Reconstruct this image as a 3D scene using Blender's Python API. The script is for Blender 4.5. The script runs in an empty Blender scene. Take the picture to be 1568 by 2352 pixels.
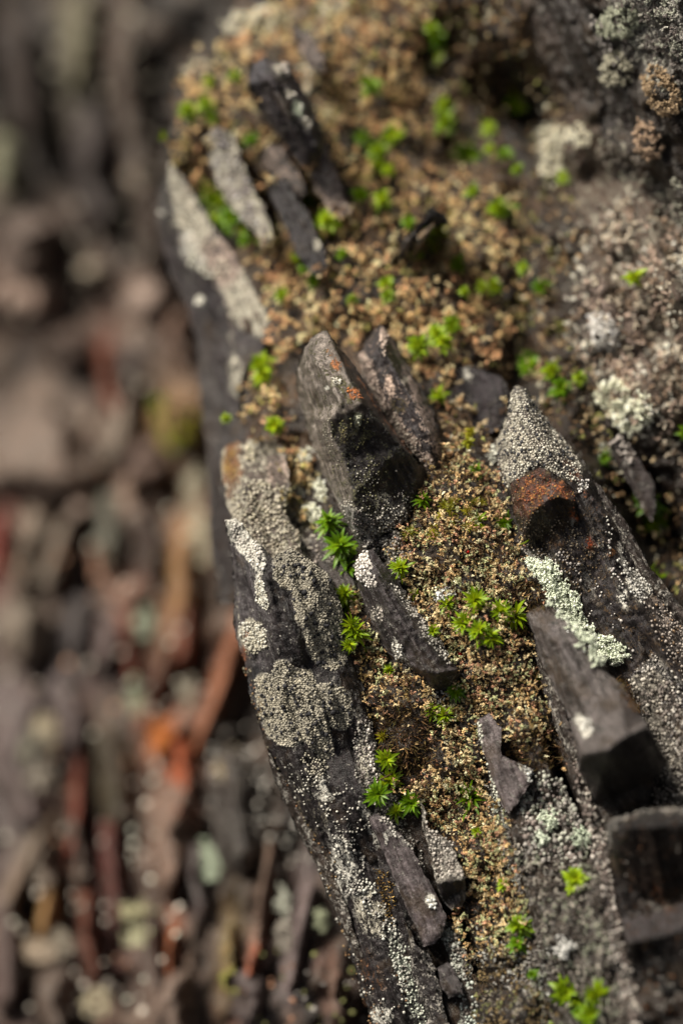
import bpy, math, random
import numpy as np
from mathutils import Vector, Matrix
from mathutils.geometry import delaunay_2d_cdt

random.seed(7)
rng = np.random.default_rng(11)
scene = bpy.context.scene
col = scene.collection

# ------------------------------------------------------------------ camera, sky, sun, exposure
D0 = 6.0                                  # distance of the plane in focus; 1 unit there = 1000 px of a 1568 x 2352 view
PITCH = math.radians(40)
CAM = np.array([0.0, 0.0, 8.0])
R_ = np.array([1.0, 0.0, 0.0])
F_ = np.array([0.0, math.cos(PITCH), -math.sin(PITCH)])
U_ = np.array([0.0, math.sin(PITCH), math.cos(PITCH)])
cam_data = bpy.data.cameras.new("camera")
cam = bpy.data.objects.new("camera", cam_data)
col.objects.link(cam)
cam.location = CAM
cam.rotation_euler = (math.pi / 2 - PITCH, 0, 0)
cam_data.sensor_fit = 'VERTICAL'
cam_data.sensor_height = 36.0
cam_data.lens = 36.0 * D0 / 2.352
cam_data.clip_start = 0.05
cam_data.clip_end = 200.0
cam_data.dof.use_dof = True
cam_data.dof.focus_distance = D0
cam_data.dof.aperture_fstop = (cam_data.lens / 1000.0) / 0.225
scene.camera = cam

SUN_TO = -0.55 * R_ + 0.75 * U_ - 0.48 * F_      # direction towards the sun
SUN_TO /= np.linalg.norm(SUN_TO)
world = bpy.data.worlds.new("World")
scene.world = world
world.use_nodes = True
wn = world.node_tree
for n in list(wn.nodes):
    wn.nodes.remove(n)
sky = wn.nodes.new('ShaderNodeTexSky')
sky.sky_type = 'NISHITA'
sky.sun_disc = False
sky.sun_elevation = math.asin(SUN_TO[2])
sky.sun_rotation = math.atan2(SUN_TO[0], SUN_TO[1])
sky.dust_density = 4.0
sky.air_density = 1.0
sky.ozone_density = 1.0
bg = wn.nodes.new('ShaderNodeBackground')
bg.inputs['Strength'].default_value = 0.05
wo = wn.nodes.new('ShaderNodeOutputWorld')
hs = wn.nodes.new('ShaderNodeHueSaturation')      # thin high cloud: the sky is paler than a clear one
hs.inputs['Saturation'].default_value = 0.28
wn.links.new(sky.outputs[0], hs.inputs['Color'])
wn.links.new(hs.outputs[0], bg.inputs[0])
wn.links.new(bg.outputs[0], wo.inputs[0])
sun_data = bpy.data.lights.new("sun", 'SUN')
sun_data.energy = 4.9
sun_data.angle = math.radians(20)
sun_data.color = (1.0, 0.93, 0.81)
sun = bpy.data.objects.new("sun", sun_data)
col.objects.link(sun)
sun.rotation_euler = Vector(SUN_TO).to_track_quat('Z', 'Y').to_euler()
scene.view_settings.view_transform = 'Standard'
scene.view_settings.look = 'None'
scene.view_settings.exposure = 0.55
scene.view_settings.gamma = 1.0
scene.view_settings.use_curve_mapping = False
scene.cycles.use_denoising = True
scene.cycles.max_bounces = 6

# ------------------------------------------------------------------ maths helpers
def P(x, y, d):
    """A point of the place: x, y in thousandths of the focus plane as seen from the viewpoint, d its distance along the view."""
    x = np.asarray(x, float); y = np.asarray(y, float); d = np.asarray(d, float)
    u = (x - 784.0) / 1000.0 / D0; v = (1176.0 - y) / 1000.0 / D0
    return CAM + d[..., None] * (F_ + u[..., None] * R_ + v[..., None] * U_)

def _h(ix, iy, iz, s):
    n = (ix * 374761393 + iy * 668265263 + iz * 2147483647 + s * 974634777) & 0xFFFFFFFF
    n = ((n ^ (n >> 13)) * 1274126177) & 0xFFFFFFFF
    n = ((n ^ (n >> 16)) * 2246822519) & 0xFFFFFFFF
    return ((n ^ (n >> 15)) & 0xFFFFFF) / float(0xFFFFFF)

def vn(x, y, s=0):
    """Value noise on (x, y), 0..1."""
    x = np.asarray(x, float); y = np.asarray(y, float)
    ix = np.floor(x).astype(np.int64); iy = np.floor(y).astype(np.int64)
    fx = x - ix; fy = y - iy
    fx = fx * fx * fx * (fx * (fx * 6 - 15) + 10); fy = fy * fy * fy * (fy * (fy * 6 - 15) + 10)
    z = ix * 0
    a = _h(ix, iy, z, s); b = _h(ix + 1, iy, z, s); c = _h(ix, iy + 1, z, s); d = _h(ix + 1, iy + 1, z, s)
    return (a + (b - a) * fx) * (1 - fy) + (c + (d - c) * fx) * fy

def fbm(x, y, s=0, o=4, g=0.5):
    t = 0; a = 1; n = 0
    for k in range(o):
        t = t + a * vn(x * 2 ** k + 17.3 * k, y * 2 ** k - 9.1 * k, s + k); n += a; a *= g
    return t / n

def smooth(a, b, x):
    t = np.clip((x - a) / (b - a), 0, 1)
    return t * t * (3 - 2 * t)

def rot(x, y, deg):
    """Coordinates along and across a direction leaning deg from the vertical (positive leans like a backslash)."""
    a = math.radians(deg)
    return x * math.sin(a) + y * math.cos(a), x * math.cos(a) - y * math.sin(a)

def seg_dist(x, y, ax, ay, bx, by):
    dx, dy = bx - ax, by - ay
    t = np.clip(((x - ax) * dx + (y - ay) * dy) / (dx * dx + dy * dy + 1e-9), 0, 1)
    return np.hypot(x - ax - t * dx, y - ay - t * dy)

def inside(x, y, poly):
    c = np.zeros(np.shape(x), bool)
    n = len(poly)
    for i in range(n):
        x0, y0 = poly[i]; x1, y1 = poly[(i + 1) % n]
        m = ((y0 > y) != (y1 > y)) & (x < (x1 - x0) * (y - y0) / (y1 - y0 + 1e-12) + x0)
        c ^= m
    return c

def sdf(x, y, poly):
    d = np.full(np.shape(x), 1e9)
    for i in range(len(poly)):
        d = np.minimum(d, seg_dist(x, y, *poly[i], *poly[(i + 1) % len(poly)]))
    return np.where(inside(x, y, poly), -d, d)

def shape_cov(x, y, sh, soft, warp=8.0, s=3):
    """1 inside a painted patch, 0 outside, its edge frayed by noise. sh: polygon or (cx, cy, rx, ry, lean)."""
    w = (fbm(x / 22.0, y / 22.0, s, 3) - 0.5) * 4 * warp
    if isinstance(sh, tuple):
        a, c = rot(x - sh[0], y - sh[1], sh[4] if len(sh) > 4 else 0)
        r = np.hypot(c / sh[2], a / sh[3])
        d = (r - 1) * min(sh[2], sh[3])
    else:
        d = sdf(x, y, sh)
    return 1 - smooth(-soft, soft, d + w)

def tps(pts):
    pts = np.array(pts, float)
    X = pts[:, :2] / 1000.0; n = len(X)
    def k(r2):
        return np.where(r2 > 1e-12, 0.5 * r2 * np.log(np.maximum(r2, 1e-12)), 0)
    K = k(((X[:, None] - X[None]) ** 2).sum(-1)) + 0.003 * np.eye(n)
    Q = np.c_[np.ones(n), X]
    A = np.zeros((n + 3, n + 3)); A[:n, :n] = K; A[:n, n:] = Q; A[n:, :n] = Q.T
    w = np.linalg.solve(A, np.r_[pts[:, 2], 0, 0, 0])
    def f(x, y):
        x = np.asarray(x, float) / 1000.0; y = np.asarray(y, float) / 1000.0
        out = w[n] + w[n + 1] * x + w[n + 2] * y
        for i in range(n):
            out = out + w[i] * k((x - X[i, 0]) ** 2 + (y - X[i, 1]) ** 2)
        return out
    return f

# ------------------------------------------------------------------ mesh helpers
def mesh_from(name, verts, faces, smooth_shade=True, attrs=None):
    """faces: (n,3) triangle array or list of arrays per polygon."""
    me = bpy.data.meshes.new(name)
    verts = np.asarray(verts, np.float32)
    faces = np.asarray(faces, np.int32)
    k = faces.shape[1]
    me.vertices.add(len(verts)); me.vertices.foreach_set('co', verts.ravel())
    me.loops.add(faces.size); me.loops.foreach_set('vertex_index', faces.ravel())
    me.polygons.add(len(faces))
    me.polygons.foreach_set('loop_start', np.arange(0, faces.size, k, dtype=np.int32))
    me.polygons.foreach_set('use_smooth', np.full(len(faces), smooth_shade))
    me.update(calc_edges=True)
    for an, (typ, arr) in (attrs or {}).items():
        at = me.attributes.new(an, typ, 'POINT')
        arr = np.asarray(arr, np.float32)
        at.data.foreach_set('vector' if typ == 'FLOAT_VECTOR' else ('color' if 'COLOR' in typ else 'value'), arr.ravel())
    return me

def link(name, me, mat=None, parent=None, loc=None):
    o = bpy.data.objects.new(name, me)
    col.objects.link(o)
    if mat is not None:
        me.materials.append(mat)
    if loc is not None:
        o.location = loc
    if parent is not None:
        o.parent = parent
    return o

def tag(o, label=None, cat=None, group=None, kind=None):
    if label: o['label'] = label
    if cat: o['category'] = cat
    if group: o['group'] = group
    if kind: o['kind'] = kind
    return o

def ico(sub):
    import bmesh
    bm = bmesh.new(); bmesh.ops.create_icosphere(bm, subdivisions=sub, radius=1.0)
    v = np.array([x.co[:] for x in bm.verts]); f = np.array([[q.index for q in p.verts] for p in bm.faces])
    bm.free(); return v, f
ICO1 = ico(1); ICO2 = ico(2)

def sprig(seed, n=7, up=.9):
    """A crumbly little branch of moss or lichen: small blobs stacked in a crooked, forking line."""
    r = np.random.default_rng(seed); ov = np.array([[1, 0, 0], [-1, 0, 0], [0, 1, 0], [0, -1, 0], [0, 0, 1], [0, 0, -1]], float)
    of = np.array([[0, 2, 4], [2, 1, 4], [1, 3, 4], [3, 0, 4], [2, 0, 5], [1, 2, 5], [3, 1, 5], [0, 3, 5]])
    c = [np.zeros(3)]
    for i in range(n - 1):
        b = c[r.integers(max(0, len(c) - 3), len(c))]
        d = r.normal(size=3) * [.75, .75, .35] + [0, 0, up * .45]; d *= .62 / np.linalg.norm(d); c.append(b + d)
    V = []; F = []
    for i, q in enumerate(c):
        s = r.uniform(.30, .5); a = r.uniform(0, 3.1); M = np.array([[math.cos(a), -math.sin(a), 0], [math.sin(a), math.cos(a), 0], [0, 0, 1]])
        V.append((ov * s * r.uniform(.7, 1.2, 3)) @ M.T + q); F.append(of + 6 * i)
    return np.concatenate(V), np.concatenate(F)
SPR = [sprig(i) for i in range(6)]

def rand_rot(n):
    q = rng.normal(size=(n, 4)); q /= np.linalg.norm(q, axis=1)[:, None]
    w, x, y, z = q.T
    return np.stack([np.stack([1 - 2 * (y * y + z * z), 2 * (x * y - z * w), 2 * (x * z + y * w)], -1),
                     np.stack([2 * (x * y + z * w), 1 - 2 * (x * x + z * z), 2 * (y * z - x * w)], -1),
                     np.stack([2 * (x * z - y * w), 2 * (y * z + x * w), 1 - 2 * (x * x + y * y)], -1)], -2)

def frames(axis):
    """Rotation matrices whose z column is axis, spun at random."""
    z = axis / np.linalg.norm(axis, axis=1)[:, None]
    t = rng.normal(size=z.shape); x = np.cross(t, z); x /= np.linalg.norm(x, axis=1)[:, None]
    y = np.cross(z, x)
    return np.stack([x, y, z], -1)

def many(name, base, pos, rotm, scl, colr, mat, smooth_shade=True, parent=None, origin=None):
    """One mesh of many small copies of base: scl (n,3) radii, colr (n,3)."""
    n = len(pos)
    multi = isinstance(base, list)                       # several shapes with the same topology, picked at random
    if multi:
        bf = base[0][1]; bv = np.stack([b[0] for b in base])[rng.integers(0, len(base), n)]
    else:
        bf = base[1]; bv = np.broadcast_to(base[0][None], (n, *base[0].shape))
    origin = pos.mean(0) if origin is None else np.asarray(origin)
    V = np.einsum('nij,nkj->nki', rotm, bv * scl[:, None, :]) + (pos - origin)[:, None, :]
    Fc = bf[None] + (np.arange(n) * bv.shape[1])[:, None, None]
    C = np.repeat(np.c_[np.clip(colr, 0, 1), np.ones(n)], bv.shape[1], axis=0)
    if multi:
        C[:, :3] = np.clip(C[:, :3] * np.repeat(rng.uniform(.62, 1.35, len(C) // 6), 6)[:, None], 0, 1)
    me = mesh_from(name, V.reshape(-1, 3), Fc.reshape(-1, bf.shape[1]), smooth_shade, {'Col': ('FLOAT_COLOR', C)})
    return link(name, me, mat, parent, origin)

# ------------------------------------------------------------------ materials
def mat_new(name):
    m = bpy.data.materials.new(name); m.use_nodes = True
    nt = m.node_tree
    for n in list(nt.nodes): nt.nodes.remove(n)
    out = nt.nodes.new('ShaderNodeOutputMaterial'); b = nt.nodes.new('ShaderNodeBsdfPrincipled')
    nt.links.new(b.outputs[0], out.inputs[0])
    return m, nt, b, out

class NT:
    def __init__(s, nt): s.nt = nt
    def new(s, t, **k):
        n = s.nt.nodes.new(t)
        for a, v in k.items(): setattr(n, a, v)
        return n
    def link(s, a, b): s.nt.links.new(a, b)
    def attr(s, name):
        n = s.new('ShaderNodeAttribute', attribute_name=name); return n
    def noise(s, vec, scale, detail=4, rough=0.55):
        n = s.new('ShaderNodeTexNoise'); n.inputs['Scale'].default_value = scale; n.inputs['Detail'].default_value = detail
        n.inputs['Roughness'].default_value = rough
        if vec is not None: s.link(vec, n.inputs['Vector'])
        return n.outputs['Fac']
    def math(s, op, a, b=None, clamp=False):
        n = s.new('ShaderNodeMath', operation=op); n.use_clamp = clamp
        for i, v in enumerate((a, b)):
            if v is None: continue
            if isinstance(v, (int, float)): n.inputs[i].default_value = v
            else: s.link(v, n.inputs[i])
        return n.outputs[0]
    def ramp(s, v, a, b, c=0.0, d=1.0):
        n = s.new('ShaderNodeMapRange'); n.interpolation_type = 'SMOOTHSTEP'
        s.link(v, n.inputs['Value'])
        for k, q in zip(('From Min', 'From Max', 'To Min', 'To Max'), (a, b, c, d)): n.inputs[k].default_value = q
        return n.outputs[0]
    def mix(s, f, a, b, mode='MIX'):
        n = s.new('ShaderNodeMix', data_type='RGBA', blend_type=mode)
        if isinstance(f, (int, float)): n.inputs[0].default_value = f
        else: s.link(f, n.inputs[0])
        for i, v in ((6, a), (7, b)):
            if isinstance(v, tuple): n.inputs[i].default_value = (*v, 1)
            else: s.link(v, n.inputs[i])
        return n.outputs[2]
    def scale(s, vec, xyz):
        n = s.new('ShaderNodeVectorMath', operation='MULTIPLY'); s.link(vec, n.inputs[0]); n.inputs[1].default_value = xyz
        return n.outputs[0]

def make_slate():
    m, nt, b, out = mat_new('slate')
    N = NT(nt)
    grain = N.attr('grain').outputs['Vector']
    tint = N.attr('tint').outputs['Color']
    cr = N.attr('crust')
    streak = N.noise(N.scale(grain, (4, 55, 55)), 1.0, 6, 0.65)
    fine = N.noise(grain, 90, 4, 0.7)
    blot = N.noise(grain, 11, 5, 0.6)
    grit = N.noise(grain, 260, 2, 0.6)
    base = N.mix(1.0, tint, N.mix(N.ramp(streak, 0.3, 0.7), (0.34, 0.31, 0.29), (1.12, 1.04, 1.02)), 'MULTIPLY')
    lam = N.noise(N.scale(grain, (9, 130, 130)), 1.0, 4, 0.7)       # split edges of the slate layers
    base = N.mix(1.0, base, N.mix(N.ramp(lam, 0.36, 0.6), (0.5, 0.48, 0.46), (1.15, 1.13, 1.12)), 'MULTIPLY')
    base = N.mix(1.0, base, N.mix(N.ramp(grit, 0.3, 0.7), (0.7, 0.7, 0.7), (1.3, 1.3, 1.3)), 'MULTIPLY')
    base = N.mix(N.math('MULTIPLY', N.ramp(blot, 0.54, 0.66), 0.6), base, (0.050, 0.032, 0.018))
    # a crust of lichen over the stone, frayed at two scales
    cov = cr.outputs['Alpha']
    nz = N.math('ADD', N.math('MULTIPLY', N.math('SUBTRACT', N.noise(grain, 45, 3, 0.6), 0.5), 2.2),
                N.math('MULTIPLY', N.math('SUBTRACT', N.noise(grain, 170, 3, 0.7), 0.5), 2.6))
    mask = N.ramp(N.math('ADD', cov, nz), 0.42, 0.62)
    ccol = N.mix(1.0, cr.outputs['Color'], N.mix(N.ramp(N.noise(grain, 120, 3, 0.6), 0.32, 0.68), (0.55, 0.55, 0.53), (1.2, 1.2, 1.2)), 'MULTIPLY')
    fin = N.mix(mask, base, ccol)
    N.link(fin, b.inputs['Base Color'])
    N.link(N.ramp(mask, 0, 1, 0.4, 0.95), b.inputs['Roughness'])
    b.inputs['Specular IOR Level'].default_value = 0.45
    h = N.math('ADD', N.math('ADD', N.math('MULTIPLY', streak, .8), N.math('MULTIPLY', lam, .7)), N.math('MULTIPLY', fine, 0.35))
    h = N.math('ADD', h, N.math('MULTIPLY', mask, N.math('ADD', 0.25, N.math('MULTIPLY', N.noise(grain, 160, 2, 0.6), 0.8))))
    bp = N.new('ShaderNodeBump'); bp.inputs['Strength'].default_value = 0.9; bp.inputs['Distance'].default_value = 0.012
    N.link(h, bp.inputs['Height']); N.link(bp.outputs[0], b.inputs['Normal'])
    return m

def make_grain(name, rough=0.9, spec=0.25, var=0.5, sss=False):
    m, nt, b, out = mat_new(name)
    N = NT(nt)
    c = N.attr('Col').outputs['Color']
    tc = N.new('ShaderNodeTexCoord').outputs['Object']
    n1 = N.noise(tc, 160, 3, 0.6)
    cc = N.mix(1.0, c, N.mix(N.ramp(n1, 0.3, 0.7), (1 - var, 1 - var, 1 - var), (1 + var * .6,) * 3), 'MULTIPLY')
    N.link(cc, b.inputs['Base Color'])
    b.inputs['Roughness'].default_value = rough
    b.inputs['Specular IOR Level'].default_value = spec
    bp = N.new('ShaderNodeBump'); bp.inputs['Strength'].default_value = 0.5; bp.inputs['Distance'].default_value = 0.004
    N.link(N.noise(tc, 300, 2, 0.6), bp.inputs['Height']); N.link(bp.outputs[0], b.inputs['Normal'])
    return m

def make_leaf(name, base_c, tip_c):
    m, nt, b, out = mat_new(name)
    N = NT(nt)
    t = N.attr('along').outputs['Fac']
    oi = N.new('ShaderNodeObjectInfo').outputs['Random']
    c = N.mix(t, base_c, tip_c)
    c = N.mix(N.ramp(t, 0.86, 1.0, 0.0, 0.6), c, (0.16, 0.09, 0.02))
    c = N.mix(1.0, c, N.mix(oi, (0.7, 0.75, 0.6), (1.3, 1.2, 1.2)), 'MULTIPLY')
    N.link(c, b.inputs['Base Color'])
    b.inputs['Roughness'].default_value = 0.42
    b.inputs['Specular IOR Level'].default_value = 0.4
    tr = N.new('ShaderNodeBsdfTranslucent'); N.link(c, tr.inputs[0])
    mx = N.new('ShaderNodeMixShader'); mx.inputs[0].default_value = 0.38
    N.link(b.outputs[0], mx.inputs[1]); N.link(tr.outputs[0], mx.inputs[2]); N.link(mx.outputs[0], out.inputs[0])
    return m

SLATE = make_slate()
GRAIN = make_grain('moss_crust')
LICHEN = make_grain('lichen', 0.95, 0.15, 0.3)
BEAD = make_grain('lichen_bead', 0.7, 0.3, 0.25)
LEAF = {'lime': make_leaf('lime_leaf', (0.36, 0.41, 0.009), (0.18, 0.34, 0.006)),
        'green': make_leaf('green_leaf', (0.22, 0.32, 0.006), (0.085, 0.23, 0.005)),
        'yellow': make_leaf('yellow_leaf', (0.28, 0.24, 0.012), (0.42, 0.42, 0.03))}

# colours of the place
SL = (0.040, 0.036, 0.038)      # slate
SLL = (0.10, 0.092, 0.098)      # paler weathered slate
SLB = (0.022, 0.018, 0.017)     # black wet-looking slate
BRN = (0.035, 0.024, 0.017)
RUST = (0.26, 0.085, 0.03)
CRE = (0.50, 0.46, 0.37)        # cream lichen
WHT = (0.62, 0.59, 0.52)
GRY = (0.28, 0.26, 0.235)
MINT = (0.50, 0.55, 0.42)
PINK = (0.42, 0.32, 0.27)
OLV = (0.085, 0.08, 0.028)
TAN = (0.42, 0.27, 0.13)
OCH = (0.26, 0.15, 0.04)

def paint(x, y, base, items, amb=(GRY, 0.12)):
    tint = np.tile(np.array(base, float), (len(x), 1))
    crust = np.tile(np.array([*amb[0], amb[1]], float), (len(x), 1))
    for it in items:
        kind, c, sh = it[0], np.array(it[1], float), it[2]
        amt = it[3] if len(it) > 3 else 1.0
        soft = it[4] if len(it) > 4 else 5.0
        w = shape_cov(x, y, sh, soft, 4.0, len(items))[:, None]
        if kind == 't':
            tint = tint * (1 - w * amt) + c * w * amt
        else:
            crust[:, :3] = crust[:, :3] * (1 - w) + c * w
            crust[:, 3:] = crust[:, 3:] * (1 - w) + amt * w
    return tint, crust

# ------------------------------------------------------------------ the crag and the far rock face (setting)
crag_base = tps([(400, 300, 6.78), (600, 200, 6.78), (800, 100, 6.85), (560, 60, 6.95), (1000, 50, 6.8), (1100, 300, 6.78),
                 (900, 500, 6.62), (1000, 700, 6.48), (750, 700, 6.5), (600, 620, 6.62), (480, 480, 6.8), (560, 900, 6.5), (620, 1000, 6.35),
                 (900, 850, 6.36), (1100, 850, 6.42), (1250, 700, 6.5), (1300, 350, 6.5), (1500, 50, 6.12), (1560, 400, 6.3),
                 (1450, 900, 6.38), (1545, 1200, 6.4), (680, 1100, 6.35), (700, 1230, 6.25), (600, 1500, 6.12), (700, 1700, 6.1),
                 (820, 2000, 6.08), (900, 2300, 6.05), (1000, 1150, 6.08), (860, 1180, 6.14), (1080, 1300, 6.0), (1050, 1450, 6.0), (900, 1520, 6.04), (950, 1700, 6.0),
                 (1100, 1800, 5.97), (1200, 2000, 5.87), (1200, 2300, 5.82), (1400, 2050, 5.74), (1520, 2300, 5.64), (1300, 1600, 5.93),
                 (1280, 1300, 6.05), (1500, 1500, 6.0), (1560, 1800, 5.85), (1800, 500, 6.0), (1900, 1500, 5.6), (1800, 2700, 5.3), (900, 2700, 5.9),
                 (700, -400, 7.3), (1500, -400, 6.2), (2000, -300, 5.8)])
EDGE = np.array([(-600, 640), (-200, 590), (0, 548), (60, 522), (130, 478), (200, 425), (260, 395), (330, 388), (400, 392), (480, 425), (560, 475), (650, 525),
                 (700, 550), (800, 572), (900, 575), (1000, 572), (1080, 545), (1150, 535), (1250, 545), (1350, 560), (1450, 570), (1550, 600), (1650, 620),
                 (1750, 660), (1850, 700), (1950, 742), (2050, 780), (2150, 812), (2250, 835), (2352, 860), (2600, 930), (3000, 1050)], float)
def edge_x(y):
    return np.interp(y, EDGE[:, 0], EDGE[:, 1]) + (fbm(np.asarray(y) / 40.0, 0 * np.asarray(y), 5, 3) - 0.5) * 16

def crag_depth(x, y):
    a, c = rot(x, y, 28)
    slab = fbm(a / 330.0, c / 75.0, 21, 4)
    lump = fbm(x / 85.0, y / 85.0, 31, 4)
    bump = fbm(x / 26.0, y / 26.0, 41, 3)
    far = smooth(1100, 700, y) * smooth(520, 800, x)          # clumps are larger towards the top
    right = smooth(1180, 1350, x)
    d = crag_base(x, y)
    d = d - (slab - 0.5) * (0.10 + 0.18 * right) - (lump - 0.5) * (0.09 + 0.09 * far) - (bump - 0.5) * 0.035
    # deep gaps of black humus
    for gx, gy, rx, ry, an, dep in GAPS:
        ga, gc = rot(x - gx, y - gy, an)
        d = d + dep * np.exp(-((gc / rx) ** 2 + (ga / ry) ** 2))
    return d
GAPS = [(1310, 1850, 12, 120, 18, .2), (1065, 2190, 12, 60, 25, .2), (1120, 1700, 8, 60, 20, .06), (1000, 1330, 30, 20, 0, .02), (1235, 260, 75, 140, 10, .36), (1130, 200, 60, 70, 0, .2), (1000, 120, 40, 60, 0, .14), (1330, 420, 50, 60, 0, .14), (1080, 360, 90, 40, 0, .05), (1200, 480, 30, 90, 10, .1),
        (600, 860, 45, 80, 15, .12), (1190, 800, 35, 130, -5, .15), (1030, 600, 40, 60, 40, .08), (1510, 1230, 60, 130, 20, .18), (1140, 960, 60, 60, 0, .12),
        (1290, 1790, 16, 150, 22, .14), (1080, 2180, 14, 90, 25, .12), (450, 400, 20, 40, 0, .1), (500, 480, 24, 120, 38, .1), (1240, 1560, 12, 110, 22, .10),
        (700, 430, 18, 130, 22, .05), (1380, 1330, 60, 60, 0, .1), (1360, 1200, 30, 80, 30, .1)]

def crag_sheet():
    hs = 7.0
    ys = np.arange(-600, 3000, hs)
    xs_in = np.concatenate([np.linspace(0, 1, 6)[:-1] * 12, 12 + np.arange(0, 1190, hs), 1202 + np.arange(7, 700, 22.0)])
    back = np.linspace(1, 0, 15)[:-1]                            # the flank that runs back from the edge
    Y = np.repeat(ys[:, None], len(back) + len(xs_in), 1)
    ex = edge_x(ys)
    d_edge = crag_depth(ex, ys)
    Xb = ex[:, None] + 40 * back[None] ** 0.7
    Db = d_edge[:, None] + 2.6 * back[None] + (fbm(ys[:, None] / 60.0, back[None] * 9, 77, 4) - .5) * 0.35 * np.minimum(back[None] * 4, 1) + 0.02
    Xf = ex[:, None] + xs_in[None]
    Df = crag_depth(Xf, Y[:, len(back):])
    roll = np.exp(-xs_in / 9.0)[None] * 0.03
    X = np.c_[Xb, Xf]; D = np.c_[Db, Df + roll]
    ny, nx = X.shape
    idx = np.arange(ny * nx).reshape(ny, nx)
    q = np.stack([idx[:-1, :-1], idx[1:, :-1], idx[1:, 1:], idx[:-1, 1:]], -1).reshape(-1, 4)
    x = X.ravel(); y = Y.ravel(); d = D.ravel()
    V = P(x, y, d)
    n = fbm(x / 60.0, y / 60.0, 51, 4)
    top = smooth(1150, 1000, y)
    tint = np.array([0.030, 0.021, 0.015]) + 0 * x[:, None]
    tan = smooth(0.45, 0.62, n) * top * smooth(1320, 1200, x)
    tint = tint + tan[:, None] * np.array([0.07, 0.042, 0.02])
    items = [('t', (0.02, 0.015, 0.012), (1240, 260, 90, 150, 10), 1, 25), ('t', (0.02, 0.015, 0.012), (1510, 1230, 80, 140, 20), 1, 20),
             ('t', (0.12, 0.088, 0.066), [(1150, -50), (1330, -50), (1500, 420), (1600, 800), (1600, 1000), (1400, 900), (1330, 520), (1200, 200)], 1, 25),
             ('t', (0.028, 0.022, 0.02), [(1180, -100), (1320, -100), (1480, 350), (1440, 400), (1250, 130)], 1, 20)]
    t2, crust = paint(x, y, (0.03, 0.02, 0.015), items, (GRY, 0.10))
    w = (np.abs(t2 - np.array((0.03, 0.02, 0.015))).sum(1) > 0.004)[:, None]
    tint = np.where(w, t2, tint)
    # pale granular lichen: right shoulder, lower right, upper left rim
    for c, a, sh, so in [(CRE, 0.28, [(1310, 420), (1420, 300), (1600, 480), (1650, 950), (1480, 1000), (1380, 900), (1300, 760)], 25),
                         (PINK, 0.42, [(1290, 680), (1400, 620), (1480, 760), (1500, 900), (1400, 850)], 20),
                         (GRY, 0.55, [(1390, -60), (1700, -60), (1700, 220), (1500, 220), (1400, 90)], 20),
                         (GRY, 0.30, [(1180, 1780), (1290, 1900), (1400, 2100), (1480, 2352), (1500, 2600), (1200, 2600), (1130, 2100)], 20),
                         (CRE, 0.6, [(540, 1010), (640, 990), (700, 1150), (720, 1300), (620, 1290), (530, 1180)], 12),
                         (CRE, 0.40, [(600, 30), (850, 10), (860, 90), (620, 110)], 15)]:
        k = shape_cov(x, y, sh, so, 10, 9)
        crust[:, :3] = crust[:, :3] * (1 - k[:, None]) + np.array(c) * k[:, None]
        crust[:, 3] = crust[:, 3] * (1 - k) + a * k
    a_, c_ = rot(x, y, 28)
    g = np.stack([a_ / 1000, c_ / 1000, d], -1)
    o0 = V.mean(0)
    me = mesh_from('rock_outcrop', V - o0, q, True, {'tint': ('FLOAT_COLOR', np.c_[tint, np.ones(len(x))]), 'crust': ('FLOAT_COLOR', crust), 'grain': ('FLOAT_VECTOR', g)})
    return tag(link('rock_outcrop', me, SLATE, None, o0), 'mossy slate outcrop standing in front of the blurred rock face', None, None, 'structure')
crag_sheet()

face_base = tps([(0, 0, 9.6), (300, 100, 9.2), (520, 60, 8.8), (0, 600, 9.5), (350, 500, 8.9), (0, 1000, 9.2), (300, 1000, 8.7), (500, 1100, 8.3), (0, 1700, 8.3), (400, 1700, 7.8),
                 (0, 2352, 7.5), (500, 2300, 7.1), (700, 2200, 6.9), (900, 2500, 6.75), (1300, 1200, 8.0), (1300, 0, 8.8), (-900, 1200, 8.6), (-900, 3000, 7.4), (1400, 2800, 7.2)])
def face_depth(x, y):
    a, c = rot(x, y, 14)
    a2, c2 = rot(x, y, -16)
    lo = smooth(900, 1500, y)
    r1 = fbm(a / 300.0, c / 110.0, 61, 4); r2 = fbm(a2 / 330.0, c2 / 70.0, 71, 4)
    r = r1 * (1 - lo) + r2 * lo
    return face_base(x, y) - (r - 0.5) * 0.42 - (fbm(x / 70.0 + y / 200.0, y / 85.0, 81, 4) - 0.5) * 0.28

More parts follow.
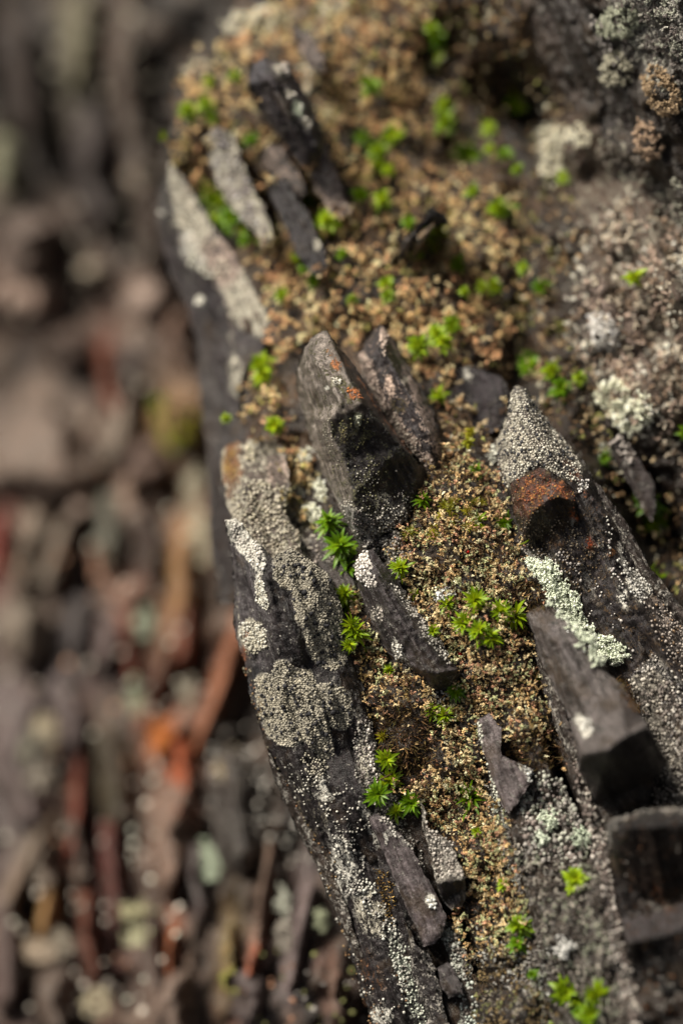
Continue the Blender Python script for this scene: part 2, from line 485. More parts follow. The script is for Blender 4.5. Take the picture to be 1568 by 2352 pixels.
FACE_PAINT = []   # colours of the far rocks, so that the face between them is of the same stone
def face_sheet():
    xs = np.arange(-900, 1700, 13.0); ys = np.arange(-700, 3100, 14.0)
    X, Y = np.meshgrid(xs, ys); x = X.ravel(); y = Y.ravel(); d = face_depth(x, y)
    V = P(x, y, d)
    ny, nx = X.shape; idx = np.arange(ny * nx).reshape(ny, nx)
    q = np.stack([idx[:-1, :-1], idx[1:, :-1], idx[1:, 1:], idx[:-1, 1:]], -1).reshape(-1, 4)
    a2, c2 = rot(x, y, 0)
    n = fbm(a2 / 150.0, c2 / 55.0, 91, 4); n2 = fbm(a2 / 200.0, c2 / 50.0, 95, 3)
    tint = np.array([0.030, 0.024, 0.021]) + smooth(0.5, 0.7, n)[:, None] * np.array([0.06, 0.048, 0.038])
    red = smooth(0.55, 0.66, n2) * smooth(800, 1300, y) * 0.8
    tint = tint * (1 - red[:, None]) + np.array([0.11, 0.038, 0.02]) * red[:, None]
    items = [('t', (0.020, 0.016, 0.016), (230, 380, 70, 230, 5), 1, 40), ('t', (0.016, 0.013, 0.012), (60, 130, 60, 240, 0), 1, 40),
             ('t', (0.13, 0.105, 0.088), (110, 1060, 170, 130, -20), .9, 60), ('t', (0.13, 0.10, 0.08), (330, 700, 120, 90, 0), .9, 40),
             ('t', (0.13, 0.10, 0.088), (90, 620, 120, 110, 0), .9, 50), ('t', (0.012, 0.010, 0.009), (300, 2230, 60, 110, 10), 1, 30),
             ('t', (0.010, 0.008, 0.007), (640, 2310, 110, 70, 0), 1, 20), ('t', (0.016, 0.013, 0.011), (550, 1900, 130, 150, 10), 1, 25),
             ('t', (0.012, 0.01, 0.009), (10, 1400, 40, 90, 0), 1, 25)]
    _, crust = paint(x, y, (0, 0, 0), [], (GRY, 0.16))
    t2 = tint * 0.8
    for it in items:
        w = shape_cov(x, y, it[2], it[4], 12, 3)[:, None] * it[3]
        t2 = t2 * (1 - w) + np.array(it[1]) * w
    W = np.full(len(x), .5); A = t2 * .5
    for cx, cy, ln, wd, lean, bc in FACE_PAINT:
        al, ac = rot(x - cx, y - cy, lean)
        w = np.exp(-((al / (ln * .55)) ** 2 + (ac / (wd * .6)) ** 2)) * 2.2
        W = W + w; A = A + w[:, None] * np.array(bc)
    A = A + W[:, None] * (smooth(.5, .75, fbm(x / 60., y / 60., 97, 4))[:, None] * np.array([.13, .10, .075]))
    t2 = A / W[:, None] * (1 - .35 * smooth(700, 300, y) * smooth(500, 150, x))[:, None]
    g = np.stack([a2 / 1000, c2 / 1000, d], -1)
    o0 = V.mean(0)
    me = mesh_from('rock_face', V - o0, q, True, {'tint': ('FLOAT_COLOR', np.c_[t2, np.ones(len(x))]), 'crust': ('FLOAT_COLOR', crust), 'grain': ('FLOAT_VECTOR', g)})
    return tag(link('rock_face', me, SLATE, None, o0), 'brown and grey rock face far behind the mossy outcrop', None, None, 'structure')
# ------------------------------------------------------------------ rocks
ROCKS = {}
FORWARD = dict(fin=.17, finside=.14, low=.14, lowgrey=.13, paleslab=.12, topgrey=.13, chip=.09, chip2=.09, hole=.05, rim=.03, sidegrey=.05, wedge=.065, long=.03, stub=.03, mid=.02, foot=.03, smooth=.03, blade2=.03)
def rock(key, name, label, cat, V, nout=None, ridges=(), thick=0.16, h=6.5, rough=0.012, jag=3.0, bev=0.012, base=SL, items=(), amb=(GRY, 0.12),
         lean=28, group=None, back=(0, 0), shrink=0.25, steps=0.0, seed=0, props=True, parent=None):
    """A piece of slate: V its corner points (x, y, d), the first nout of them its outline in order, the others and the ridges make facets."""
    V = np.array(V, float); nout = nout or len(V)
    if key in FORWARD: V[:, 2] -= FORWARD[key]          # stands proud of the moss around it
    edges = [(i, (i + 1) % nout) for i in range(nout)] + [tuple(r) for r in ridges]
    cv, ce, cf, ov, oe, of = delaunay_2d_cdt([Vector(p[:2]) for p in V], edges, [], 1, 1e-4)
    cd = np.array([V[o[0], 2] if o else 0 for o in ov])
    for i, o in enumerate(ov):
        if not o:
            dd = np.hypot(V[:, 0] - cv[i][0], V[:, 1] - cv[i][1]); w = 1 / (dd + 1); cd[i] = (w * V[:, 2]).sum() / w.sum()
    ct = [(np.array([cv[k][:] for k in f]), cd[list(f)]) for f in cf]
    outl = [tuple(p[:2]) for p in V[:nout]]
    def flat(x, y):
        best = np.full(len(x), -1e9); dd = np.zeros(len(x))
        for T, dz in ct:
            (ax, ay), (bx, by), (cx, cy) = T
            det = (by - cy) * (ax - cx) + (cx - bx) * (ay - cy)
            if abs(det) < 1e-9: continue
            u = ((by - cy) * (x - cx) + (cx - bx) * (y - cy)) / det
            v = ((cy - ay) * (x - cx) + (ax - cx) * (y - cy)) / det
            w = 1 - u - v
            m = np.minimum(np.minimum(u, v), w)
            uc, vc, wc = np.clip(u, -.3, 1.3), np.clip(v, -.3, 1.3), np.clip(w, -.3, 1.3)
            val = (uc * dz[0] + vc * dz[1] + wc * dz[2]) / (uc + vc + wc)
            k = m > best
            dd = np.where(k, val, dd); best = np.where(k, m, best)
        return dd
    # frayed outline
    bp = []
    for i in range(nout):
        a = V[i, :2]; b = V[(i + 1) % nout, :2]; n = max(1, int(np.hypot(*(b - a)) / h))
        for k in range(n):
            bp.append(a + (b - a) * k / n)
    bp = np.array(bp)
    s0 = (hash(key) if False else sum(ord(c) * (i + 3) for i, c in enumerate(key))) + seed
    if jag:
        jx = (fbm(bp[:, 0] / 20.0, bp[:, 1] / 20.0, s0, 3) - .5) * 4 * jag; jy = (fbm(bp[:, 0] / 20.0, bp[:, 1] / 20.0, s0 + 9, 3) - .5) * 4 * jag
        bp = bp + np.c_[jx, jy]
    bpoly = [tuple(p) for p in bp]
    x0, y0 = bp.min(0); x1, y1 = bp.max(0)
    gx, gy = np.meshgrid(np.arange(x0, x1, h), np.arange(y0, y1, h * .87))
    gx = gx + (np.arange(gx.shape[0]) % 2)[:, None] * h * .5
    gx = gx.ravel() + rng.uniform(-.22, .22, gx.size) * h; gy = gy.ravel() + rng.uniform(-.22, .22, gy.size) * h
    sd = sdf(gx, gy, outl if len(outl) < 60 else bpoly)
    ins = inside(gx, gy, bpoly)
    db = np.min(np.hypot(gx[:, None] - bp[:, 0][None], gy[:, None] - bp[:, 1][None]), 1) if gx.size * len(bp) < 6e6 else -sd
    keep = ins & (db > .55 * h)
    gx, gy = gx[keep], gy[keep]
    rp = []
    for i, j in ridges:
        a = V[i, :2]; b = V[j, :2]; n = max(1, int(np.hypot(*(b - a)) / (h * .8)))
        for k in range(n + 1):
            rp.append(a + (b - a) * k / n)
    if rp:
        rp = np.array(rp); rp = rp + (np.c_[fbm(rp[:, 0] / 18., rp[:, 1] / 18., s0 + 4, 3), fbm(rp[:, 0] / 18., rp[:, 1] / 18., s0 + 5, 3)] - .5) * 5
        rp = rp[inside(rp[:, 0], rp[:, 1], bpoly) & (np.min(np.hypot(rp[:, 0][:, None] - bp[:, 0], rp[:, 1][:, None] - bp[:, 1]), 1) > .5 * h)]
        if len(rp) and len(gx):
            k = np.min(np.hypot(gx[:, None] - rp[:, 0][None], gy[:, None] - rp[:, 1][None]), 1) > .55 * h
            gx, gy = gx[k], gy[k]
            gx = np.r_[gx, rp[:, 0]]; gy = np.r_[gy, rp[:, 1]]
    nb = len(bp)
    allp = np.r_[bp, np.c_[gx, gy]]
    fv, fe, ff, fo, _, _ = delaunay_2d_cdt([Vector(p) for p in allp], [(i, (i + 1) % nb) for i in range(nb)], [], 1, 1e-5)
    fx = np.array([p[0] for p in fv]); fy = np.array([p[1] for p in fv])
    mp = {}
    for i, o in enumerate(fo):
        for q in o: mp[q] = i
    tris = np.array([f if len(f) == 3 else f[:3] for f in ff])
    A = fx[tris]; B = fy[tris]
    area = (A[:, 1] - A[:, 0]) * (B[:, 2] - B[:, 0]) - (A[:, 2] - A[:, 0]) * (B[:, 1] - B[:, 0])
    tris = tris[np.abs(area) > 1e-6]; area = area[np.abs(area) > 1e-6]
    tris = np.where((area > 0)[:, None], tris[:, ::-1], tris)
    def depth(x, y):
        x = np.asarray(x, float); y = np.asarray(y, float)
        a, c = rot(x, y, lean)
        d = flat(x + (vn(x / 9., y / 9., s0 + 8) - .5) * 3, y)
        n1 = fbm(a / 190.0, c / 15.0, s0 + 1, 4); n2 = fbm(x / 14.0, y / 14.0, s0 + 2, 3)
        st = np.floor(n1 * 7 + .3 * n2) / 7
        d = d - rough * 2.2 * (n1 - .5) - rough * .6 * (n2 - .5) - steps * (st - .5)
        dist = np.full(x.shape, 1e9)
        step = 1 if len(bp) < 400 else 2
        for k in range(0, nb, 1):
            q = bp[(k + 1) % nb]; p = bp[k]
            dist = np.minimum(dist, (x - p[0]) ** 2 + (y - p[1]) ** 2)
        return d + bev * np.exp(-np.sqrt(dist) / 6.0)
    fd = depth(fx, fy)
    loop = [mp[i] for i in range(nb)]
    # flanks running back into the outcrop
    cx, cy = fx.mean(), fy.mean()
    VX, VY, VD = [fx], [fy], [fd]
    rings = [np.array(loop)]
    nv = len(fx); T = [tris]
    R = 5
    lx, ly, ld = fx[loop], fy[loop], fd[loop]
    for r in range(1, R + 1):
        t = r / R
        sh = shrink * t ** 1.5
        rx = lx + (cx - lx) * sh + back[0] * t + (fbm(lx / 30., ly / 30. + r, s0 + 11, 3) - .5) * 10 * (t > 0)
        ry = ly + (cy - ly) * sh + back[1] * t + (fbm(lx / 30., ly / 30. + r, s0 + 12, 3) - .5) * 10
        rd = ld + thick * t + (fbm(lx / 25., ly / 25. + 3 * r, s0 + 13, 3) - .5) * thick * .15
        VX.append(rx); VY.append(ry); VD.append(rd); ids = np.arange(nv, nv + nb); nv += nb
        p = rings[-1]; pn = np.roll(p, -1); nn = np.roll(ids, -1)
        T.append(np.c_[p, ids, nn]); T.append(np.c_[p, nn, pn]); rings.append(ids)
    VX.append([cx + back[0]]); VY.append([cy + back[1]]); VD.append([ld.mean() + thick * 1.02])
    T.append(np.c_[rings[-1], np.full(nb, nv), np.roll(rings[-1], -1)])
    X = np.concatenate(VX); Y = np.concatenate(VY); Dd = np.concatenate(VD); T = np.concatenate(T)
    # keep flank winding consistent with the outline's turn
    W = P(X, Y, Dd)
    tint, crust = paint(X, Y, base, list(items), amb)
    a, c = rot(X, Y, lean)
    g = np.stack([a / 1000 + s0 * .37, c / 1000, Dd], -1)
    o0 = P(cx, cy, ld.mean() + thick * .5)
    me = mesh_from(name, W - o0, T, True, {'tint': ('FLOAT_COLOR', np.c_[tint, np.ones(len(X))]), 'crust': ('FLOAT_COLOR', crust), 'grain': ('FLOAT_VECTOR', g)})
    o = link(name, me, SLATE, parent, o0)
    if parent is not None:
        o.location = Vector(o0) - parent.location
    tag(o, label, cat, group)
    ROCKS[key] = dict(o=o, depth=depth, poly=bpoly, c=(cx, cy), o0=o0)
    return ROCKS[key]

# ---- surface lookup: the front-most of the named rocks and the crag
def surf(keys):
    def f(x, y):
        d = crag_depth(x, y)
        for k in keys:
            r = ROCKS[k]; m = inside(x, y, r['poly'])
            if m.any():
                dd = d[m]; d[m] = np.minimum(dd, r['depth'](x[m], y[m]))
        return d
    return f

def normals(f, x, y, e=5.0):
    p = P(x, y, f(x, y)); px = P(x + e, y, f(x + e, y)); py = P(x, y + e, f(x, y + e))
    n = np.cross(py - p, px - p); n /= np.linalg.norm(n, axis=1)[:, None] + 1e-12
    tov = CAM - p
    n *= np.sign((n * tov).sum(1))[:, None]
    return p, n

def jgrid(poly, s):
    p = np.array(poly); x0, y0 = p.min(0); x1, y1 = p.max(0)
    X, Y = np.meshgrid(np.arange(x0, x1, s), np.arange(y0, y1, s * .87))
    X = X + (np.arange(X.shape[0]) % 2)[:, None] * s * .5
    x = X.ravel() + rng.uniform(-.3, .3, X.size) * s; y = Y.ravel() + rng.uniform(-.3, .3, Y.size) * s
    return x, y

def patch(poly, s, f, pal, size, density=1.0, fray=5.0, lift=0.3, flatn=0.8, base=ICO1, mat=None, parent=None, name='lichen_crust', pw=None, dark=0.0, darkc=(0.02, 0.02, 0.022),
          layers=1, seed=0, label=None, lowf=60.0, clump=0.0, smooth_shade=True, kind='stuff', avoid=None, rise=0.0):
    """A crust of many small grains lying on the surface f inside poly."""
    xs, ys = [], []
    for L in range(layers):
        x, y = jgrid(poly, s); xs.append(x + rng.uniform(0, s)); ys.append(y + rng.uniform(0, s))
    x = np.concatenate(xs); y = np.concatenate(ys)
    sd = sdf(x, y, poly) + (fbm(x / 16., y / 16., 101 + seed, 3) - .5) * 5 * fray
    k = (sd < 0)
    dens = density if not callable(density) else density(x, y)
    cl = fbm(x / 30., y / 30., 131 + seed, 3)
    dens = dens * (1 - clump + clump * smooth(.40, .60, cl))
    k &= rng.random(len(x)) < dens
    if avoid:
        for a in avoid: k &= ~inside(x, y, a)
    x, y = x[k], y[k]
    if not len(x): return None
    p, n = normals(f, x, y)
    r = size[0] + (size[1] - size[0]) * rng.random(len(x)) ** 1.7
    pal = np.array(pal, float); pw = np.array(pw if pw is not None else [1] * len(pal), float)
    # colours gather in clumps
    z = np.stack([fbm(x / lowf + 31 * i, y / lowf, 151 + i + seed, 3) for i in range(len(pal))], 1) * 4.0
    z = z + rng.gumbel(size=z.shape) * .55 + np.log(pw)[None] * .8
    ci = z.argmax(1); c = pal[ci]
    if dark:
        dk = rng.random(len(x)) < dark; c = np.where(dk[:, None], np.array(darkc), c); r = np.where(dk, r * 1.35, r)
    c = c * rng.uniform(.7, 1.25, len(x))[:, None]
    rr = r / 1000.0
    p = p + n * (rr * lift)[:, None]
    if rise:
        p = p + n * (rise * (rng.random(len(x)) ** 2 * .5 + 1.4 * smooth(.35, .65, fbm(x / 24., y / 24., 171, 3)) - .5))[:, None]
    M = frames(n + rng.normal(size=n.shape) * .35)
    S = np.c_[rr * rng.uniform(.75, 1.2, len(rr)), rr * rng.uniform(.75, 1.2, len(rr)), rr * flatn * rng.uniform(.7, 1.3, len(rr))]
    org = parent.location if parent is not None else None
    o = many(name, base, p, M, S, c, mat or BEAD, smooth_shade, None, org)
    if parent is not None:
        o.parent = parent; o.location = (0, 0, 0)
    tag(o, label, None, None, kind)
    return o

# ------------------------------------------------------------------ slate pieces of the outcrop
# shaded flank slab and pale topped slab along the far left rim
rock('flank', 'slate_slab', 'smooth dark grey slate flank dropping straight down behind the lichen crusted slab', 'slate slab',
     [(455, 760, 6.85), (500, 720, 6.7), (560, 850, 6.62), (560, 1000, 6.5), (545, 1120, 6.4), (560, 1385, 6.35), (498, 1385, 6.52), (486, 1250, 6.6), (470, 1000, 6.75), (455, 880, 6.82)],
     thick=.3, h=9, base=(0.042, 0.037, 0.037), amb=(GRY, .05), jag=3, bev=.02, lean=8,
     items=[('t', (0.07, 0.063, 0.06), (478, 940, 22, 200, 3), .7, 12)])
rock('rim', 'slate_slab', 'long slate slab with a pale lichened top edge running down from the highest green moss', 'slate slab',
     [(385, 388, 6.80), (402, 383, 6.78), (440, 440, 6.76), (500, 530, 6.70), (560, 625, 6.63), (625, 740, 6.54), (600, 800, 6.55), (560, 850, 6.56), (546, 910, 6.56), (560, 1000, 6.56),
      (520, 1005, 6.72), (490, 900, 6.78), (458, 790, 6.84), (430, 705, 6.88), (395, 640, 6.92), (370, 560, 6.93), (358, 480, 6.92), (368, 425, 6.86),
      (398, 480, 6.80), (440, 570, 6.76), (495, 650, 6.70), (530, 740, 6.65), (530, 830, 6.64)],
     nout=18, ridges=[(0, 18), (18, 19), (19, 20), (20, 21), (21, 22), (22, 9)], thick=.5, h=7, base=(0.055, 0.047, 0.05), amb=(GRY, .16), lean=30,
     items=[('c', CRE, [(385, 388), (402, 383), (500, 530), (560, 625), (625, 740), (600, 775), (540, 745), (495, 640), (435, 580), (398, 480)], .75, 5),
            ('c', PINK, (505, 600, 45, 60, 30), .62, 12), ('c', WHT, (440, 575, 22, 45, 25), .95, 8), ('c', CRE, (415, 500, 18, 30, 0), .6, 8),
            ('t', (0.035, 0.028, 0.033), [(455, 640), (490, 650), (530, 740), (520, 820), (470, 740)], 1, 10), ('c', (0.1, 0.1, 0.09), (490, 730, 26, 70, 15), .1, 8),
            ('c', CRE, [(530, 770), (560, 850), (548, 920), (525, 880)], .7, 6), ('t', (.07, .07, .065), (385, 470, 25, 60, 0), .8, 12)])
rock('fin', 'pointed_slate', 'tall dark slate fin with pale spots down its edge near the top of the outcrop', 'slate blade',
     [(568, 190, 6.62), (576, 148, 6.62), (600, 130, 6.62), (632, 138, 6.62), (664, 148, 6.63), (690, 190, 6.63), (716, 250, 6.62), (736, 300, 6.62), (742, 350, 6.62), (728, 394, 6.63), (692, 388, 6.65),
      (660, 340, 6.66), (625, 292, 6.67), (594, 256, 6.68), (578, 225, 6.66), (620, 185, 6.55), (660, 260, 6.54), (712, 355, 6.57)],
     nout=15, ridges=[(2, 15), (15, 16), (16, 17)], thick=.35, h=6, jag=4.5, steps=.03, base=(0.036, 0.030, 0.034), amb=(GRY, .02), lean=26,
     items=[('t', (0.085, 0.085, 0.10), [(572, 190), (582, 150), (602, 133), (622, 150), (600, 190), (590, 215)], .9, 8), ('t', (0.11, .10, .08), (645, 170, 14, 20, 20), .7, 6),
            ('c', CRE, (642, 155, 18, 12, 20), .9, 5), ('c', CRE, (667, 218, 11, 11), 1, 4), ('c', MINT, (688, 248, 13, 20, 20), .95, 4), ('c', CRE, (706, 278, 9, 13, 0), 1, 4)])
rock('finside', 'slate_slab', 'grey brown lichened slab leaning beneath the tall dark fin', 'slate slab',
     [(700, 290, 6.70), (735, 300, 6.70), (760, 360, 6.68), (785, 440, 6.64), (805, 485, 6.62), (785, 505, 6.62), (755, 480, 6.65), (728, 440, 6.68), (705, 385, 6.71), (690, 330, 6.72)],
     thick=.3, h=8, base=(0.16, 0.13, 0.11), amb=(PINK, .75), lean=24)
rock('low', 'pointed_slate', 'narrow black slate sliver sunk in tan moss below the tall dark fin', 'slate blade',
     [(612, 400, 6.66), (655, 412, 6.64), (692, 472, 6.60), (726, 535, 6.56), (756, 600, 6.53), (742, 635, 6.53), (712, 628, 6.56), (682, 575, 6.60), (652, 510, 6.63), (625, 455, 6.66)],
     thick=.3, h=7, jag=5, steps=.03, base=(0.030, 0.026, 0.029), amb=(GRY, .05), lean=28, items=[('c', CRE, (730, 560, 10, 22, 20), .9, 5), ('c', PINK, (690, 450, 14, 25, 20), .6, 5)])
rock('lowgrey', 'slate_slab', 'grey slab with lichened face between the fin and the narrow black sliver', 'slate slab',
     [(600, 345, 6.72), (645, 330, 6.7), (680, 385, 6.67), (705, 440, 6.65), (685, 470, 6.66), (640, 430, 6.69), (608, 392, 6.72)],
     thick=.25, h=7, jag=6, steps=.03, base=(0.085, 0.075, 0.07), amb=(PINK, .4), lean=24)
rock('paleslab', 'slate_slab', 'pale grey weathered slab among brown moss beside the brightest green cushion', 'slate slab',
     [(472, 318, 6.74), (503, 292, 6.73), (540, 312, 6.72), (560, 368, 6.71), (578, 428, 6.69), (606, 486, 6.66), (632, 545, 6.62), (605, 562, 6.63), (570, 525, 6.67), (532, 480, 6.71), (500, 425, 6.74), (482, 370, 6.75)],
     thick=.3, h=7, jag=6, steps=.03, base=(0.20, 0.18, 0.175), amb=(CRE, .6), lean=25, items=[('t', (.26, .26, .28), (502, 370, 20, 40, 5), .9, 8), ('t', (.06, .05, .055), (528, 380, 8, 14), .8, 6)])
rock('topgrey', 'slate_slab', 'small grey slab lying in tan moss at the very top of the outcrop', 'slate slab',
     [(668, 62, 6.72), (690, 58, 6.72), (722, 90, 6.70), (748, 135, 6.68), (745, 168, 6.68), (712, 160, 6.70), (690, 120, 6.72)],
     thick=.3, h=8, base=(0.13, 0.12, 0.115), amb=(PINK, .35), lean=26)
rock('chip', 'slate_chip', 'small dark tilted slate chip with a tan flake, sticking out of sunlit moss', 'slate chip',
     [(912, 585, 6.50), (930, 548, 6.48), (968, 508, 6.45), (992, 472, 6.44), (1018, 490, 6.45), (1034, 512, 6.47), (1008, 520, 6.48), (985, 512, 6.46), (955, 550, 6.48), (925, 592, 6.52)],
     thick=.2, h=6, base=(0.03, 0.027, 0.03), amb=(GRY, .05), lean=-40, items=[('t', (.22, .2, .18), (928, 568, 8, 24, -35), .8, 4)])
rock('chip2', 'bark_flake', 'tan dry flake leaning against the small dark slate chip', 'flake',
     [(945, 578, 6.47), (958, 545, 6.45), (985, 515, 6.44), (1000, 512, 6.45), (990, 535, 6.46), (968, 565, 6.48), (952, 592, 6.49)],
     thick=.06, h=6, base=(0.26, 0.19, 0.11), amb=(CRE, .2), lean=-40)
rock('hole', 'slate_block', 'dark purple slate block in a hollow between the two pointed blades and the spike', 'slate block',
     [(1042, 835, 6.42), (1090, 842, 6.40), (1150, 862, 6.38), (1168, 900, 6.36), (1160, 975, 6.36), (1120, 1000, 6.36), (1078, 985, 6.38), (1052, 930, 6.41)],
     thick=.2, h=9, base=(0.028, 0.022, 0.027), amb=(GRY, .02), lean=10, items=[('c', WHT, (1070, 845, 30, 12, -80), .6, 6)])
rock('shoulder', 'slate_slab', 'buff lichen covered slab behind the granular topped slab, below the moss pocket', 'slate slab',
     [(508, 1035, 6.38), (545, 1010, 6.36), (600, 1040, 6.30), (655, 1045, 6.26), (668, 1110, 6.22), (650, 1170, 6.20), (690, 1240, 6.16), (700, 1300, 6.12), (640, 1300, 6.08),
      (590, 1290, 6.12), (545, 1240, 6.18), (522, 1160, 6.28), (510, 1090, 6.34), (560, 1120, 6.20)],
     nout=13, ridges=[(1, 13), (13, 9)], thick=.3, h=7, base=(0.13, 0.11, 0.095), amb=(CRE, .5), lean=10,
     items=[('t', (.30, .14, .05), [(505, 1020), (545, 1010), (560, 1090), (530, 1150), (505, 1120)], .8, 8), ('c', OCH, (530, 1070, 18, 45, 0), .55, 8), ('c', PINK, (640, 1080, 30, 40, 0), .5, 12)])

# the slab with the granular crust, in focus
rock('crusted', 'slate_slab', 'long dark slate slab capped with knobbly grey granular lichen, forming the outcrop edge', 'slate slab',
     [(517, 1195, 6.10), (545, 1190, 6.06), (590, 1245, 6.03), (628, 1285, 6.00), (668, 1258, 5.99), (714, 1288, 5.99), (758, 1322, 6.00), (776, 1372, 6.01), (793, 1420, 6.02), (798, 1490, 6.02), (822, 1545, 6.02),
      (846, 1610, 6.02), (862, 1700, 6.02), (880, 1765, 6.02), (905, 1830, 6.02), (900, 1880, 6.03), (925, 1970, 6.03), (960, 2080, 6.03), (985, 2180, 6.03), (1010, 2280, 6.02), (1030, 2400, 6.0),
      (875, 2400, 6.08), (838, 2300, 6.10), (806, 2200, 6.10), (785, 2110, 6.11), (745, 2010, 6.12), (700, 1920, 6.13), (668, 1858, 6.13), (638, 1790, 6.13), (620, 1745, 6.12), (601, 1675, 6.12), (578, 1612, 6.12), (568, 1550, 6.12), (546, 1476, 6.13), (537, 1420, 6.13), (538, 1340, 6.13), (529, 1252, 6.13),
      (590, 1330, 6.02), (622, 1400, 5.99), (632, 1480, 5.99), (655, 1560, 5.985), (640, 1640, 6.02), (680, 1760, 6.02), (730, 1870, 6.02), (790, 1990, 6.02), (850, 2120, 6.01), (900, 2280, 6.0), (760, 1600, 5.97), (700, 1420, 5.955), (820, 1830, 5.98)],
     nout=37, ridges=[(3, 37), (37, 38), (38, 39), (39, 40), (40, 41), (41, 42), (42, 43), (43, 44), (44, 45), (45, 46)], thick=.55, h=5.0, jag=3.2, rough=.012, steps=.014, base=(0.030, 0.026, 0.027), amb=(GRY, .10), lean=18, bev=.03,
     items=[('c', (.20, .18, .145), [(627, 1285), (640, 1266), (668, 1256), (700, 1272), (725, 1298), (752, 1318), (772, 1360), (786, 1410), (795, 1470), (797, 1520), (775, 1540), (748, 1538), (722, 1520), (706, 1490), (695, 1445), (676, 1415), (672, 1372), (668, 1356), (645, 1350), (628, 1325)], 1.6, 3),
            ('c', (.20, .18, .145), [(585, 1560), (600, 1545), (622, 1550), (632, 1525), (650, 1515), (680, 1535), (712, 1540), (728, 1570), (755, 1570), (790, 1580), (808, 1610), (810, 1660), (795, 1678), (765, 1672), (748, 1660), (765, 1700), (765, 1735), (745, 1745), (720, 1725), (700, 1700), (672, 1715), (640, 1712), (615, 1690), (600, 1650), (590, 1620)], 1.6, 3),
            ('t', (0.085, 0.08, 0.086), [(515, 1190), (560, 1230), (590, 1330), (620, 1400), (625, 1540), (560, 1550), (530, 1400)], .85, 6),
            ('c', WHT, [(517, 1190), (548, 1188), (590, 1240), (612, 1290), (600, 1330), (570, 1290), (530, 1245)], .8, 4),
            ('c', WHT, (597, 1360, 12, 38, 8), .85, 4), ('c', CRE, (578, 1462, 32, 40, 0), .9, 5), ('c', CRE, (548, 1400, 8, 30, 0), .3, 5),
            ('c', RUST, (556, 1520, 10, 60, -8), .5, 4), ('c', OCH, (585, 1680, 10, 60, -12), .45, 5), ('t', (.05, .055, .06), (585, 1580, 30, 50, 0), .7, 8),
            ('t', (0.017, 0.013, 0.014), [(628, 1340), (675, 1370), (690, 1450), (720, 1520), (790, 1545), (835, 1580), (830, 1700), (800, 1790), (770, 1700), (700, 1560), (640, 1500)], 1, 5),
            ('c', (0.12, 0.105, 0.08), (700, 1860, 60, 90, -20), .25, 15), ('c', GRY, [(820, 1640), (860, 1700), (880, 1770), (900, 1830), (870, 1850), (820, 1800)], .75, 8),
            ('c', WHT, (742, 1800, 30, 14, 60), .6, 6), ('c', WHT, (745, 1830, 16, 14, 0), .75, 5), ('c', CRE, (835, 1725, 10, 70, 8), .7, 5),
            ('c', WHT, (795, 1990, 26, 75, 18), .72, 10), ('c', CRE, (850, 2100, 35, 60, 20), .62, 10), ('c', WHT, (855, 1900, 12, 60, 25), .7, 6), ('c', GRY, (880, 1860, 22, 60, 20), .6, 8),
            ('c', OCH, (730, 1960, 14, 90, 25), .5, 8), ('c', WHT, (775, 2030, 10, 50, 22), .6, 6), ('c', WHT, (875, 2330, 26, 26, 0), .65, 8), ('c', (0.16, .07, .03), (850, 2230, 26, 60, 20), .35, 12), ('c', (.40, .42, .35), (935, 2250, 18, 120, 20), .58, 8)])

